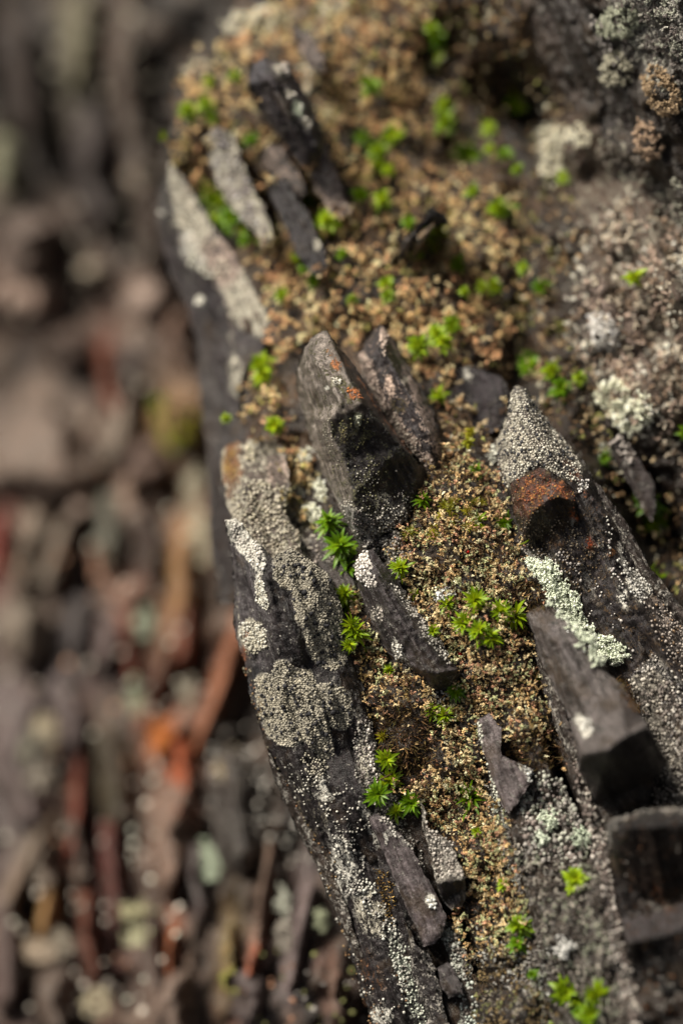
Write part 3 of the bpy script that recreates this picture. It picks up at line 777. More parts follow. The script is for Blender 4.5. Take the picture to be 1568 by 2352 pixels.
# the two pointed blades
rock('blade', 'pointed_slate', 'tallest pointed slate blade with orange spotted facets coloured as lit, lower face as shaded', 'slate blade',
     [(697, 806, 6.10), (712, 780, 6.09), (738, 759, 6.08), (752, 759, 6.07), (777, 797, 6.10), (820, 845, 6.12), (856, 905, 6.12), (884, 955, 6.12), (915, 1000, 6.11), (950, 1045, 6.10), (982, 1082, 6.09),
      (960, 1140, 6.05), (935, 1195, 6.03), (885, 1225, 6.03), (838, 1262, 6.04), (818, 1240, 6.06), (795, 1200, 6.10), (772, 1148, 6.14), (738, 1080, 6.18), (714, 1015, 6.21), (697, 948, 6.22), (680, 902, 6.22), (682, 850, 6.18),
      (771, 803, 5.99), (795, 853, 5.965), (827, 901, 5.95), (849, 937, 5.945), (888, 988, 5.96), (921, 1024, 5.98), (954, 1057, 6.02),
      (729, 835, 5.99), (756, 877, 5.945), (783, 925, 5.92), (758, 966, 5.96), (764, 1003, 5.99), (791, 1054, 5.98), (813, 1132, 5.97), (812, 1175, 5.985), (828, 928, 5.93), (812, 942, 5.925), (796, 953, 5.925)],
     nout=23, ridges=[(3, 23), (23, 24), (24, 25), (25, 26), (26, 27), (27, 28), (28, 29), (29, 10), (30, 31), (31, 32), (32, 33), (33, 34), (34, 35), (35, 36), (36, 37), (26, 38), (38, 39), (39, 40), (40, 32), (1, 30)],
     thick=.35, h=4.2, jag=1.8, rough=.010, steps=.012, bev=.018, base=(0.034, 0.029, 0.027), amb=((.11, .10, .055), .22), lean=28,
     items=[('t', (0.30, 0.28, 0.25), [(675, 800), (738, 755), (752, 759), (830, 925), (796, 953), (758, 966), (764, 1003), (791, 1054), (812, 1132), (790, 1190), (735, 1080), (690, 950)], .9, 4),  # facets turned to the light are painted lighter
            ('t', (0.020, 0.016, 0.016), [(770, 950), (850, 935), (980, 1080), (940, 1180), (830, 1200), (790, 1054), (765, 990)], 1, 4),  # face turned away from the light is painted dark
            ('c', (.10, .095, .05), [(770, 950), (850, 935), (980, 1080), (940, 1180), (830, 1200), (790, 1054), (765, 990)], .22, 8),
            ('c', (.12, .11, .06), (830, 1130, 60, 50, 0), .36, 14), ('c', (0.14, 0.12, 0.06), (790, 1000, 22, 20, 0), .42, 8), ('c', (.13, .12, .06), (835, 1000, 14, 16), .45, 6),
            ('c', (.13, .12, .06), [(745, 845), (790, 860), (835, 925), (800, 935), (765, 890)], .45, 5), ('c', (0.48, 0.17, 0.06), (812, 905, 16, 13, 0), .62, 5), ('c', (0.42, 0.17, 0.07), (772, 830, 12, 34, 25), .48, 5),
            ('c', (.45, .2, .09), [(777, 797), (856, 905), (950, 1045), (945, 1050), (850, 925), (775, 805)], .42, 4), ('c', CRE, (768, 876, 14, 7, 80), 1, 3), ('c', (.5, .5, .4), (822, 963, 8, 13, 10), .85, 3),
            ('c', WHT, (751, 891, 5, 7), .9, 2), ('c', WHT, (781, 900, 5, 7), .9, 2), ('c', GRY, [(770, 1140), (815, 1160), (850, 1190), (930, 1150), (940, 1200), (838, 1262), (800, 1210)], .62, 10), ('c', CRE, (880, 1140, 12, 24, 0), .6, 6)])
rock('blade2', 'pointed_slate', 'slimmer pointed slate blade with pinkish lichen streaks, behind the tallest blade', 'slate blade',
     [(818, 815, 6.30), (845, 775, 6.28), (872, 744, 6.27), (884, 752, 6.27), (908, 790, 6.27), (933, 835, 6.27), (955, 870, 6.26), (975, 905, 6.25), (1000, 960, 6.22), (1014, 1020, 6.18), (1016, 1070, 6.16), (990, 1090, 6.16),
      (960, 1060, 6.2), (925, 1020, 6.24), (895, 965, 6.28), (860, 910, 6.31), (835, 860, 6.32), (875, 790, 6.17), (905, 850, 6.15), (945, 920, 6.13), (985, 1000, 6.11), (845, 830, 6.22), (890, 930, 6.18), (940, 1005, 6.15)],
     nout=17, ridges=[(2, 17), (17, 18), (18, 19), (19, 20), (20, 10), (2, 21), (21, 22), (22, 23), (23, 11)], thick=.3, h=5.5, jag=2.2, rough=.015, steps=.01, base=(0.045, 0.04, 0.044), amb=(PINK, .12), lean=26,
     items=[('c', PINK, [(818, 815), (835, 800), (870, 880), (910, 950), (960, 1010), (1000, 1070), (985, 1085), (925, 1020), (860, 910)], .68, 5), ('c', (.55, .42, .35), (880, 780, 10, 32, 0), .85, 4),
            ('c', (.5, .37, .3), (895, 880, 12, 36, 12), .85, 5), ('c', PINK, [(884, 752), (1000, 960), (1016, 1070), (990, 1040), (940, 900)], .6, 4), ('c', (.42, .38, .3), (932, 870, 8, 10), .8, 3), ('c', (.08, .06, .03), (915, 930, 18, 18), .5, 5)])

# the right-hand spike and what lies on it
rock('spike', 'slate_spike', 'broad pointed slate spike whose tip is covered in speckled cream lichen', 'slate spike',
     [(1172, 900, 6.12), (1182, 886, 6.11), (1201, 884, 6.11), (1226, 920, 6.13), (1260, 968, 6.13), (1300, 1016, 6.12), (1342, 1064, 6.11), (1376, 1124, 6.10), (1410, 1165, 6.10), (1444, 1210, 6.10), (1488, 1295, 6.09), (1540, 1360, 6.08), (1600, 1430, 6.08),
      (1640, 1800, 5.92), (1600, 1900, 5.9), (1500, 1740, 5.93), (1440, 1600, 5.97), (1370, 1500, 6.0), (1300, 1420, 6.02), (1235, 1350, 6.03), (1200, 1290, 6.05), (1181, 1226, 6.08), (1168, 1160, 6.12), (1145, 1100, 6.14), (1139, 1050, 6.15), (1135, 1014, 6.16), (1155, 980, 6.15), (1165, 937, 6.13),
      (1215, 960, 6.02), (1250, 1020, 5.99), (1330, 1110, 5.99), (1370, 1180, 5.98), (1395, 1260, 5.97), (1430, 1340, 5.96), (1490, 1440, 5.94), (1560, 1560, 5.92), (1190, 1110, 6.0), (1290, 1250, 5.97)],
     nout=28, ridges=[(2, 28), (28, 29), (29, 30), (30, 31), (31, 32), (32, 33), (33, 34), (34, 35), (0, 36), (36, 37)], thick=.5, h=5.5, jag=3, rough=.02, steps=.016, bev=.02, base=(0.032, 0.027, 0.028), amb=((.12, .075, .04), .22), lean=32,
     items=[('t', (0.10, .095, .09), [(1150, 880), (1230, 880), (1345, 1065), (1290, 1130), (1170, 1130), (1130, 1010)], .9, 6),
            ('c', CRE, [(1165, 885), (1205, 880), (1262, 968), (1345, 1070), (1330, 1110), (1230, 1080), (1160, 1130), (1135, 1015)], .52, 5),
            ('c', (.22, .07, .03), (1330, 1110, 10, 70, 35), .5, 8), ('c', (.10, .055, .03), (1240, 1240, 70, 60, 10), .35, 15), ('c', (.35, .07, .02), (1357, 1247, 16, 14, 0), .7, 4), ('c', (.30, .12, .03), (1402, 1272, 12, 12), .6, 4),
            ('c', WHT, (1337, 1115, 12, 12), .85, 3), ('c', GRY, (1230, 1285, 38, 30, 10), .62, 8), ('c', GRY, (1385, 1270, 8, 100, 25), .62, 5),
            ('c', WHT, [(1420, 1240), (1445, 1300), (1500, 1310), (1500, 1345), (1470, 1390), (1440, 1350), (1420, 1290)], .72, 6), ('c', WHT, (1428, 1375, 12, 32, 25), .68, 5), ('c', GRY, (1350, 1340, 45, 12, -70), .5, 8),
            ('t', (0.04, .036, .038), [(1340, 1330), (1420, 1330), (1520, 1480), (1600, 1620), (1560, 1700), (1450, 1560), (1370, 1450)], .85, 8),
            ('c', GRY, [(1440, 1560), (1500, 1500), (1640, 1640), (1660, 1800), (1600, 1900), (1500, 1740)], .62, 10), ('c', (.30, .25, .22), [(1480, 1380), (1540, 1370), (1620, 1500), (1600, 1560), (1540, 1500)], .6, 8)])
rock('rusty', 'rock_lump', 'rust orange topped rock knob with a dark underside, on the front of the broad spike', 'rock knob',
     [(1170, 1112, 6.00), (1185, 1103, 5.98), (1206, 1088, 5.96), (1236, 1073, 5.95), (1262, 1082, 5.95), (1294, 1102, 5.96), (1325, 1132, 5.98), (1335, 1180, 5.99), (1328, 1240, 6.0), (1300, 1290, 6.0), (1250, 1290, 6.0), (1205, 1250, 6.02), (1180, 1190, 6.03),
      (1215, 1182, 5.925), (1252, 1150, 5.90), (1238, 1112, 5.935), (1282, 1140, 5.90), (1316, 1150, 5.93)],
     nout=13, ridges=[(12, 13), (13, 14), (14, 16), (16, 17), (17, 7), (3, 15), (15, 14)], thick=.16, h=4.5, jag=2.5, rough=.02, bev=.012, base=(0.030, 0.022, 0.018), amb=((.10, .07, .035), .3), lean=30,
     items=[('t', (0.15, 0.055, 0.028), [(1170, 1112), (1236, 1073), (1325, 1132), (1320, 1150), (1280, 1140), (1250, 1155), (1215, 1190), (1180, 1180)], .6, 8),
            ('c', (.42, .16, .05), (1225, 1130, 30, 28, 10), .42, 8), ('c', (.38, .11, .03), (1290, 1125, 26, 14, -40), .5, 5), ('c', (.36, .10, .03), (1320, 1190, 8, 28, 15), .5, 4), ('t', (.13, .11, .11), (1262, 1130, 14, 30, -20), .7, 5), ('c', (.45, .45, .4), (1318, 1205, 7, 14, 15), .8, 3)])
rock('smooth', 'slate_slab', 'smooth blurred grey slab with a squared end toned as shaded, right of the mossy mound', 'slate slab',
     [(1208, 1412, 5.90), (1230, 1396, 5.89), (1256, 1384, 5.88), (1290, 1412, 5.87), (1342, 1466, 5.85), (1376, 1532, 5.82), (1430, 1578, 5.78), (1480, 1658, 5.74), (1530, 1750, 5.74), (1505, 1790, 5.76), (1486, 1850, 5.80), (1404, 1874, 5.84), (1366, 1846, 5.85),
      (1329, 1768, 5.82), (1300, 1640, 5.85), (1262, 1560, 5.88), (1238, 1510, 5.90), (1340, 1732, 5.64), (1394, 1722, 5.60), (1434, 1690, 5.59), (1480, 1664, 5.62), (1290, 1480, 5.80), (1340, 1600, 5.74)],
     nout=17, ridges=[(13, 17), (17, 18), (18, 19), (19, 20), (1, 21), (21, 22), (22, 18)], thick=.3, h=6, jag=2.6, rough=.012, steps=.009, bev=.012, base=(0.15, 0.14, 0.137), amb=((.10, .1, .09), .06), lean=28,
     items=[('t', (0.024, 0.020, 0.019), [(1325, 1742), (1394, 1730), (1434, 1700), (1482, 1672), (1540, 1750), (1480, 1880), (1400, 1890), (1340, 1830)], 1, 4), ('c', (.07, .07, .03), (1370, 1770, 25, 25), .4, 12),  # down-facing end painted near black to stand for its shade
            ('c', WHT, (1342, 1665, 30, 20, -60), .85, 6), ('t', (.15, .14, .145), (1300, 1500, 10, 90, 30), .6, 10), ('t', (.07, .065, .06), (1300, 1560, 14, 80, 25), .6, 10)])
rock('corner', 'slate_block', 'big slate block toned black as shaded, one ledge as lit, filling the lower right corner', 'slate block',
     [(1404, 1880, 5.66), (1440, 1868, 5.63), (1480, 1856, 5.60), (1600, 1848, 5.56), (1700, 1860, 5.52), (1700, 2500, 5.60), (1500, 2500, 5.66), (1470, 2352, 5.66), (1440, 2230, 5.64), (1420, 2110, 5.70), (1400, 1990, 5.68), (1390, 1900, 5.66),
      (1428, 2112, 5.68), (1500, 2085, 5.68), (1600, 2060, 5.66), (1440, 2166, 5.56), (1540, 2146, 5.53), (1600, 2110, 5.51), (1440, 1900, 5.57), (1580, 1890, 5.52)],
     nout=12, ridges=[(12, 13), (13, 14), (15, 16), (16, 17), (18, 19)], thick=.35, h=8, jag=2.5, rough=.016, steps=.01, bev=.02, base=(0.010, 0.0075, 0.0065), amb=((.11, .05, .02), .10), lean=15,  # base colour lowered to near black to deepen the block's shade
     items=[('t', (0.05, 0.044, 0.046), [(1428, 2112), (1500, 2086), (1600, 2058), (1600, 2108), (1540, 2144), (1440, 2164)], .95, 3), ('t', (.025, .016, .011), (1490, 1990, 60, 70, 0), .8, 30),  # ledge painted paler where light falls on it
            ('c', GRY, [(1385, 1885), (1430, 1862), (1600, 1842), (1600, 1860), (1440, 1880), (1408, 1915), (1398, 1990)], .5, 3), ('c', (.3, .28, .25), (1520, 2250, 60, 60, 0), .14, 20), ('c', (.3, .1, .03), (1510, 2060, 40, 10, -70), .35, 5)])
rock('strip', 'slate_slab', 'thin dark slab edge rimmed with pale granules beside the near black corner block', 'slate slab',
     [(1305, 1640, 5.88), (1325, 1700, 5.85), (1345, 1800, 5.82), (1385, 1900, 5.80), (1400, 2000, 5.77), (1422, 2110, 5.74), (1446, 2230, 5.71), (1480, 2380, 5.68), (1470, 2420, 5.72), (1430, 2300, 5.76), (1405, 2190, 5.79), (1385, 2050, 5.82), (1355, 1920, 5.86), (1318, 1800, 5.89), (1298, 1700, 5.91)],
     thick=.25, h=6.5, jag=2, base=(0.05, 0.042, 0.038), amb=(GRY, .45), lean=14, bev=.01)
rock('rest', 'slate_slab', 'lichen dusted slab wedged between the smooth slab and the photo edge', 'slate slab',
     [(1440, 1560, 5.93), (1500, 1530, 5.92), (1570, 1600, 5.90), (1680, 1700, 5.86), (1700, 1860, 5.78), (1600, 1850, 5.80), (1490, 1858, 5.84), (1480, 1800, 5.86), (1520, 1745, 5.86), (1475, 1640, 5.90)],
     thick=.25, h=7, jag=4, rough=.03, base=(0.075, 0.065, 0.058), amb=((.26, .235, .2), .55), lean=28)

# slabs standing in the moss in the middle
rock('mid', 'slate_slab', 'dark ridged slab with a white lichened nose, beside the crusted slab', 'slate slab',
     [(814, 1312, 6.03), (820, 1285, 6.03), (836, 1262, 6.03), (856, 1262, 6.03), (907, 1326, 6.02), (940, 1376, 6.02), (975, 1420, 6.01), (1012, 1470, 6.00), (1048, 1530, 6.00), (1056, 1556, 6.00), (1030, 1580, 6.01), (992, 1592, 6.02), (968, 1558, 6.03), (922, 1522, 6.04), (892, 1497, 6.05), (862, 1455, 6.06), (844, 1401, 6.06), (818, 1336, 6.06),
      (862, 1320, 5.96), (900, 1390, 5.945), (945, 1460, 5.935), (985, 1545, 5.92), (1046, 1538, 5.95)],
     nout=18, ridges=[(2, 18), (18, 19), (19, 20), (20, 21), (21, 22)], thick=.3, h=4.5, jag=2, rough=.014, steps=.014, bev=.01, base=(0.062, 0.055, 0.058), amb=(GRY, .10), lean=31,
     items=[('c', (.68, .62, .56), [(812, 1315), (818, 1280), (838, 1262), (852, 1290), (862, 1345), (845, 1350), (825, 1335)], .78, 3), ('c', GRY, [(880, 1320), (925, 1360), (1000, 1460), (1040, 1530), (1000, 1500), (930, 1400)], .55, 4),
            ('c', (.3, .27, .23), (868, 1405, 22, 18, 0), .5, 5), ('c', WHT, (912, 1490, 12, 24, 15), .78, 3), ('t', (0.018, 0.015, 0.017), [(975, 1560), (1050, 1540), (1056, 1556), (1030, 1580), (992, 1592)], 1, 3)])
rock('under', 'slate_slab', 'grey slab in shade between the crusted slab and the green moss row', 'slate slab',
     [(690, 1235, 6.22), (745, 1225, 6.18), (790, 1290, 6.13), (815, 1350, 6.10), (812, 1400, 6.09), (785, 1380, 6.10), (765, 1330, 6.12), (725, 1290, 6.16)],
     thick=.2, h=6, base=(0.07, 0.062, 0.06), amb=(GRY, .2), lean=25)
rock('neck', 'rock_lump', 'dark knobbly lump of rock between the black blade foot and the ridged slab', 'rock lump',
     [(838, 1258, 6.06), (868, 1235, 6.04), (905, 1215, 6.03), (930, 1230, 6.03), (925, 1290, 6.02), (930, 1340, 6.03), (905, 1318, 6.04), (860, 1265, 6.05)],
     thick=.15, h=4.5, rough=.03, base=(0.06, 0.05, 0.045), amb=((.2, .18, .16), .55), lean=20)
rock('wedge', 'slate_slab', 'grey slate wedge tapering to a point between brown and tan moss', 'slate slab',
     [(1094, 1652, 5.99), (1125, 1640, 5.98), (1150, 1670, 5.97), (1150, 1735, 5.95), (1200, 1758, 5.93), (1224, 1768, 5.92), (1215, 1800, 5.92), (1190, 1840, 5.93), (1168, 1868, 5.94), (1152, 1850, 5.96), (1134, 1817, 5.97), (1118, 1760, 5.98), (1103, 1702, 5.99)],
     thick=.2, h=5.5, jag=2, base=(0.19, 0.17, 0.176), amb=(GRY, .04), lean=22, items=[('c', WHT, (1205, 1770, 24, 8, -60), .8, 4), ('c', WHT, (1106, 1740, 4, 60, 10), .7, 3)])
rock('long', 'slate_slab', 'long purplish grey slab tilted down past the ochre lichen patch', 'slate slab',
     [(846, 1880, 5.99), (862, 1868, 5.98), (890, 1880, 5.97), (935, 1935, 5.96), (975, 2005, 5.95), (1005, 2060, 5.94), (1024, 2108, 5.94), (1012, 2150, 5.94), (998, 2168, 5.945), (972, 2176, 5.95), (955, 2130, 5.96), (934, 2090, 5.97), (905, 2020, 5.98), (880, 1960, 5.99)],
     thick=.2, h=5, jag=2, rough=.008, base=(0.14, 0.124, 0.13), amb=(GRY, .03), lean=24,
     items=[('t', (.025, .02, .02), (880, 1920, 8, 60, 22), .8, 4), ('c', WHT, (990, 2070, 12, 16, 0), .9, 3), ('c', GRY, [(860, 1860), (900, 1860), (960, 1940), (935, 1950), (890, 1905)], .6, 4), ('c', WHT, (886, 1932, 3, 12, 0), .9, 2), ('c', WHT, (915, 2048, 3, 12, 10), .9, 2)])
rock('stub', 'slate_slab', 'short slab with buff lichened face and a black notched foot', 'slate slab',
     [(965, 1835, 5.98), (975, 1860, 5.96), (985, 1900, 5.95), (1030, 1930, 5.93), (1060, 1990, 5.92), (1072, 2040, 5.92), (1062, 2080, 5.93), (1040, 2090, 5.94), (1015, 2070, 5.96), (998, 2020, 5.97), (985, 1960, 5.98), (970, 1900, 5.99), (1010, 2025, 5.90), (1060, 2020, 5.89)],
     nout=12, ridges=[(9, 12), (12, 13)], thick=.2, h=5, base=(0.10, .09, .08), amb=((.34, .31, .27), .55), lean=20, items=[('t', (.015, .013, .014), [(1000, 2030), (1062, 2022), (1064, 2085), (1020, 2080)], 1, 3), ('c', GRY, [(1000, 2030), (1062, 2022), (1064, 2085), (1020, 2080)], .0, 3)])
rock('foot', 'slate_slab', 'small dark square ended slab at the bottom below the long purplish slab', 'slate slab',
     [(1002, 2222, 5.93), (1030, 2205, 5.92), (1058, 2262, 5.90), (1062, 2285, 5.90), (1030, 2292, 5.91), (1015, 2265, 5.92), (1040, 2330, 5.96), (1075, 2380, 5.96)][:6],
     thick=.2, h=6, base=(0.085, .078, .08), amb=(GRY, .08), lean=24)
rock('ridge1', 'slate_slab', 'pale lichened slab crowned with white granules left of the tan moss strip', 'slate slab',
     [(1020, 2110, 5.96), (1050, 2130, 5.94), (1085, 2230, 5.92), (1110, 2352, 5.90), (1120, 2430, 5.88), (1040, 2430, 5.92), (1060, 2300, 5.93), (1030, 2200, 5.95), (1012, 2150, 5.97)],
     thick=.2, h=6, base=(0.05, .043, .038), amb=((.4, .41, .35), .5), lean=18)
rock('gravel', 'rock_lump', 'grey knobbly lichened rock below the grey slate wedge', 'rock lump',
     [(1180, 1870, 5.93), (1205, 1800, 5.92), (1240, 1770, 5.91), (1290, 1790, 5.89), (1325, 1870, 5.87), (1350, 1960, 5.84), (1330, 2000, 5.84), (1270, 1990, 5.87), (1220, 1970, 5.89), (1185, 1930, 5.91)],
     thick=.15, h=7, rough=.04, jag=4, base=(0.10, .085, .075), amb=((.36, .34, .3), .6), lean=18)
for k, lb, pts, bc, le in [
    ('edge1', 'thin dark slate leaf splitting off the outer edge of the crusted slab', [(612, 1712, 6.10), (640, 1770, 6.09), (690, 1860, 6.08), (745, 1960, 6.07), (795, 2080, 6.06), (832, 2200, 6.05), (818, 2210, 6.09), (775, 2100, 6.10), (722, 1980, 6.11), (670, 1880, 6.12), (626, 1780, 6.12)], (.05, .04, .033), 24),
    ('edge2', 'narrow black slate leaf below the long purplish slab', [(930, 2110, 5.97), (960, 2180, 5.95), (985, 2190, 5.94), (1010, 2260, 5.93), (1030, 2352, 5.92), (1040, 2450, 5.92), (1000, 2450, 5.95), (975, 2330, 5.97), (945, 2220, 5.98)], (.028, .024, .024), 18),
    ('edge3', 'long grey slate leaf along the outer edge of the broad spike', [(1360, 1100, 6.04), (1385, 1125, 6.03), (1440, 1205, 6.03), (1490, 1300, 6.02), (1600, 1440, 6.0), (1600, 1480, 6.01), (1500, 1370, 6.03), (1440, 1280, 6.04), (1395, 1195, 6.04)], (.06, .05, .045), 34),
    ('edge4', 'short dark slate leaf between brown moss and smooth blurred slab', [(1228, 1500, 5.93), (1245, 1500, 5.91), (1290, 1600, 5.88), (1318, 1700, 5.86), (1330, 1790, 5.86), (1312, 1780, 5.90), (1280, 1690, 5.92), (1248, 1590, 5.94)], (.055, .045, .04), 20)]:
    rock(k, 'slate_leaf', lb, 'slate', pts, thick=.15, h=5, jag=3, rough=.015, steps=.012, base=bc, amb=((.36, .33, .29), .34), lean=le)
rock('sidegrey', 'slate_slab', 'dark slanting slab beyond the mint topped lichen, in blurred moss', 'slate slab',
     [(1395, 1010, 6.36), (1425, 1000, 6.35), (1470, 1060, 6.33), (1500, 1110, 6.32), (1506, 1170, 6.32), (1495, 1200, 6.33), (1478, 1180, 6.34), (1450, 1120, 6.35), (1415, 1065, 6.36)],
     thick=.2, h=8, base=(0.055, .045, .045), amb=(GRY, .15), lean=24)
rock('brow', 'slate_slab', 'dark brown sloping slab under the grey lichen crust in the upper right', 'slate slab',
     [(1180, -60, 6.55), (1290, -60, 6.35), (1380, 60, 6.25), (1440, 180, 6.27), (1480, 290, 6.31), (1500, 380, 6.37), (1440, 400, 6.45), (1380, 330, 6.5), (1300, 220, 6.56), (1240, 120, 6.58)],
     thick=.3, h=8, jag=4, rough=.03, steps=.02, base=(0.030, .023, .020), amb=(GRY, .14), lean=28, items=[('t', (.085, .066, .055), [(1180, -60), (1240, 120), (1300, 220), (1360, 300), (1330, 180), (1270, 60)], .8, 15), ('c', GRY, (1400, 120, 22, 40, 20), .55, 8)])

# ------------------------------------------------------------------ pieces of the far rock face
def far(name, label, cx, cy, ln, wd, lean, base, crust=None, cov=0.15, cat='rock', up=0.12, items=(), key=None):
    """A tapering shard or boulder of the far face, its long side leaning lean degrees from the vertical."""
    n = 12; pts = []; base = tuple(min(.8, b * k) for b, k in zip(base, (1.50, 1.32, 1.18)))
    a0 = math.radians(lean)
    ux, uy = math.sin(a0), math.cos(a0); vx, vy = uy, -ux
    rnd = random.Random(int(cx * 7 + cy)); FACE_PAINT.append((cx, cy, ln, wd, lean, base))
    ln *= 1.0; wd *= 1.25; lean = lean + rnd.uniform(-16, 16)
    loc = lambda l, w: (cx + ux * l + vx * w, cy + uy * l + vy * w)
    def fd(x, y): return float(face_base(np.array([x]), np.array([y]))[0]) - 0.12
    for i in range(n):
        t = 2 * math.pi * i / n
        s = rnd.uniform(.72, 1.14)
        l = math.sin(t); w = math.cos(t)
        l = math.copysign(abs(l) ** .9, l) * ln / 2 * s; w = math.copysign(abs(w) ** .75, w) * wd / 2 * s * (1 - .25 * l / ln)
        x, y = loc(l, w); pts.append((x, y, fd(x, y) + .04))
    o = rnd.uniform(-.25, .25) * wd
    q = [loc(-ln * .33, o), loc(0, -o), loc(ln * .33, o * .5)]
    for x, y in q: pts.append((x, y, fd(x, y) - up - wd / 1500.0))
    k = key or 'far%d_%d' % (cx, cy)
    r = rock(k, name, label, cat, pts, nout=n, ridges=[(12, 13), (13, 14)], thick=.45, h=max(8, min(14, wd / 5)), jag=wd / 13, rough=.04, steps=.02, bev=.05, base=base,
             amb=(crust or GRY, cov), lean=lean, shrink=.1, items=items)
    tag(r['o'], None, None, 'rocks of the blurred far face')
    return r
GB = (0.085, 0.066, 0.054); DK = (0.030, 0.025, 0.026); PUR = (0.075, 0.066, 0.072); RR = (0.16, 0.055, 0.03); SAL = (0.24, 0.12, 0.075); PB = (0.24, 0.19, 0.16)
far('rock_rib', 'olive pale lichened rock rib blurred at the very top of the far face', 190, 90, 290, 85, -4, (.09, .08, .06), (.25, .23, .15), .62)
far('rock_rib', 'grey brown blurred rib between the olive lichened rib and the mossy outcrop', 300, 240, 480, 75, 6, GB, GRY, .3)
far('rock_slab', 'broad near black slab hanging beneath the olive lichened rib', 225, 400, 330, 100, 5, DK, GRY, .03)
far('rock_slab', 'thin dark brown slab along the upper photo edge of the far face', 60, 180, 360, 70, 8, (.035, .028, .026), GRY, .04)
far('rock_rib', 'faint brown vertical rib just above the pinkish round boulder', 355, 520, 240, 60, 2, (.055, .045, .038), GRY, .1)
far('rock_lump', 'small beige knob blurred beside the long pale topped slab', 318, 405, 95, 62, 0, PB, CRE, .45)
far('rock_lump', 'green tinted pale knob cut by the upper photo edge', 10, 375, 130, 70, 0, (.16, .16, .11), (.38, .38, .26), .6)
far('boulder', 'round pinkish grey boulder, the palest disc in the upper far face', 345, 690, 90, 92, 0, (.30, .25, .22), PINK, .6)
far('boulder', 'pinkish beige boulder low and wide near the upper photo edge', 70, 690, 85, 120, 0, (.26, .20, .17), PINK, .5)
far('rock_slab', 'large grey brown slab above the wide pinkish beige boulder', 65, 560, 170, 130, -20, (.14, .115, .105), GRY, .3)
far('pebble', 'small beige pebble between the two pinkish boulders', 205, 625, 44, 48, 0, (.33, .28, .21), CRE, .6)
far('boulder', 'dull brown boulder resting below the small beige pebble', 160, 790, 120, 110, 30, (.075, .058, .05), GRY, .1)
far('rock_shard', 'pink brown shard pressed against the outcrop edge below the pinkish grey boulder', 405, 770, 130, 45, 12, (.26, .18, .14), PINK, .35)
far('rock_shard', 'curved rust brown shard above the green moss of the far face', 252, 870, 240, 42, 8, RR)
far('rock_slab', 'dark rounded grey slab enclosed by the curved rust brown shard', 300, 870, 150, 60, 0, (.07, .06, .058))
far('rock_slab', 'wide pale brown slab crossing the middle of the far face', 110, 1060, 230, 200, -50, (.17, .14, .12), GRY, .35)
far('boulder', 'pale taupe boulder beside the blurred green moss of the far face', 285, 980, 170, 90, -8, (.17, .145, .13), CRE, .35)
far('rock_ledge', 'tan ledge carrying the far patch of green moss', 395, 970, 130, 95, 0, (.26, .18, .09), TAN, .4)
far('rock_shard', 'tan curved shard pointing down below the pale taupe boulder', 308, 1150, 150, 34, 22, (.26, .20, .16), PINK, .4)
far('rock_lens', 'grey green lens shaped rock beneath the tan curved shard', 250, 1220, 170, 56, 6, (.11, .12, .11), MINT, .25)
far('pebble', 'pale grey round stone left of the grey green lens shaped rock', 185, 1170, 62, 62, 0, (.34, .29, .26), PINK, .5)
far('rock_rib', 'pale bent rib next to the red brown rock at the photo edge', 65, 1275, 260, 46, -14, (.22, .185, .16), CRE, .35)
far('rock_rib', 'second pale bent rib, joining the first at its foot', 132, 1270, 240, 44, -18, (.19, .165, .145), CRE, .3)
far('rock_shard', 'red brown rock cut by the photo edge at mid height', 4, 1250, 170, 60, 0, (.17, .04, .03))
far('rock_shard', 'salmon tan shard slanting down to the pinkish beige pebble', 243, 1325, 190, 30, 30, (.28, .17, .12), PINK, .2)
far('pebble', 'pinkish beige pebble at the foot of the salmon tan shard', 303, 1360, 62, 62, 0, (.33, .22, .18), PINK, .4)
far('rock_rib', 'tan orange rib under the pale lichen column by the outcrop', 418, 1330, 250, 66, -3, (.34, .21, .11), TAN, .4)
far('rock_slab', 'dark brown slab between grey green lens rock and tan orange rib', 345, 1250, 220, 62, 10, (.035, .022, .018))
far('rock_slab', 'dark blue grey slab below the second pale bent rib', 185, 1440, 190, 60, -12, (.05, .05, .058))
far('rock_slab', 'smooth violet grey slab above the cream lichened stone', 240, 1470, 160, 64, 4, (.13, .115, .125), GRY, .1)
far('rock_slab', 'grey brown mottled slab at the photo edge above the violet grey wall', 60, 1450, 180, 110, -10, (.12, .105, .09), CRE, .3)
far('rock_shard', 'red brown narrow shard descending beside the smooth violet grey slab', 300, 1480, 220, 34, 4, (.15, .045, .025))
far('rock_shard', 'dull red shard right of the mint lichen spot', 425, 1460, 180, 40, -6, (.22, .09, .06), PINK, .2)
far('rock_shard', 'long salmon brown shard leaning against the foot of the outcrop', 503, 1590, 330, 42, -20, (.30, .145, .085), PINK, .12)
far('rock_slab', 'large violet grey wall at the photo edge in the lower far face', 50, 1740, 420, 120, 4, (.10, .092, .10), GRY, .04)
far('rock_slab', 'blue grey slab beside the cream lichened stone', 160, 1640, 240, 60, 12, (.105, .098, .11), GRY, .05)
far('rock_lump', 'bright orange knob, the most vivid spot of the far face', 378, 1695, 90, 58, 0, (.50, .16, .025), (.5, .2, .05), .4)
far('rock_shard', 'orange rust shard trailing below the bright orange knob', 420, 1775, 210, 44, 8, (.36, .10, .035), PINK, .15)
far('rock_lump', 'pink tinted grey knob beside the bright orange knob', 412, 1668, 50, 38, 0, (.38, .22, .16), PINK, .5)
far('rock_slab', 'mottled brown slab beneath the orange rust shard', 400, 1920, 300, 120, -6, (.17, .125, .10), PINK, .3, items=[('t', (.34, .14, .08), (440, 1870, 40, 26, -30), .9, 15)])
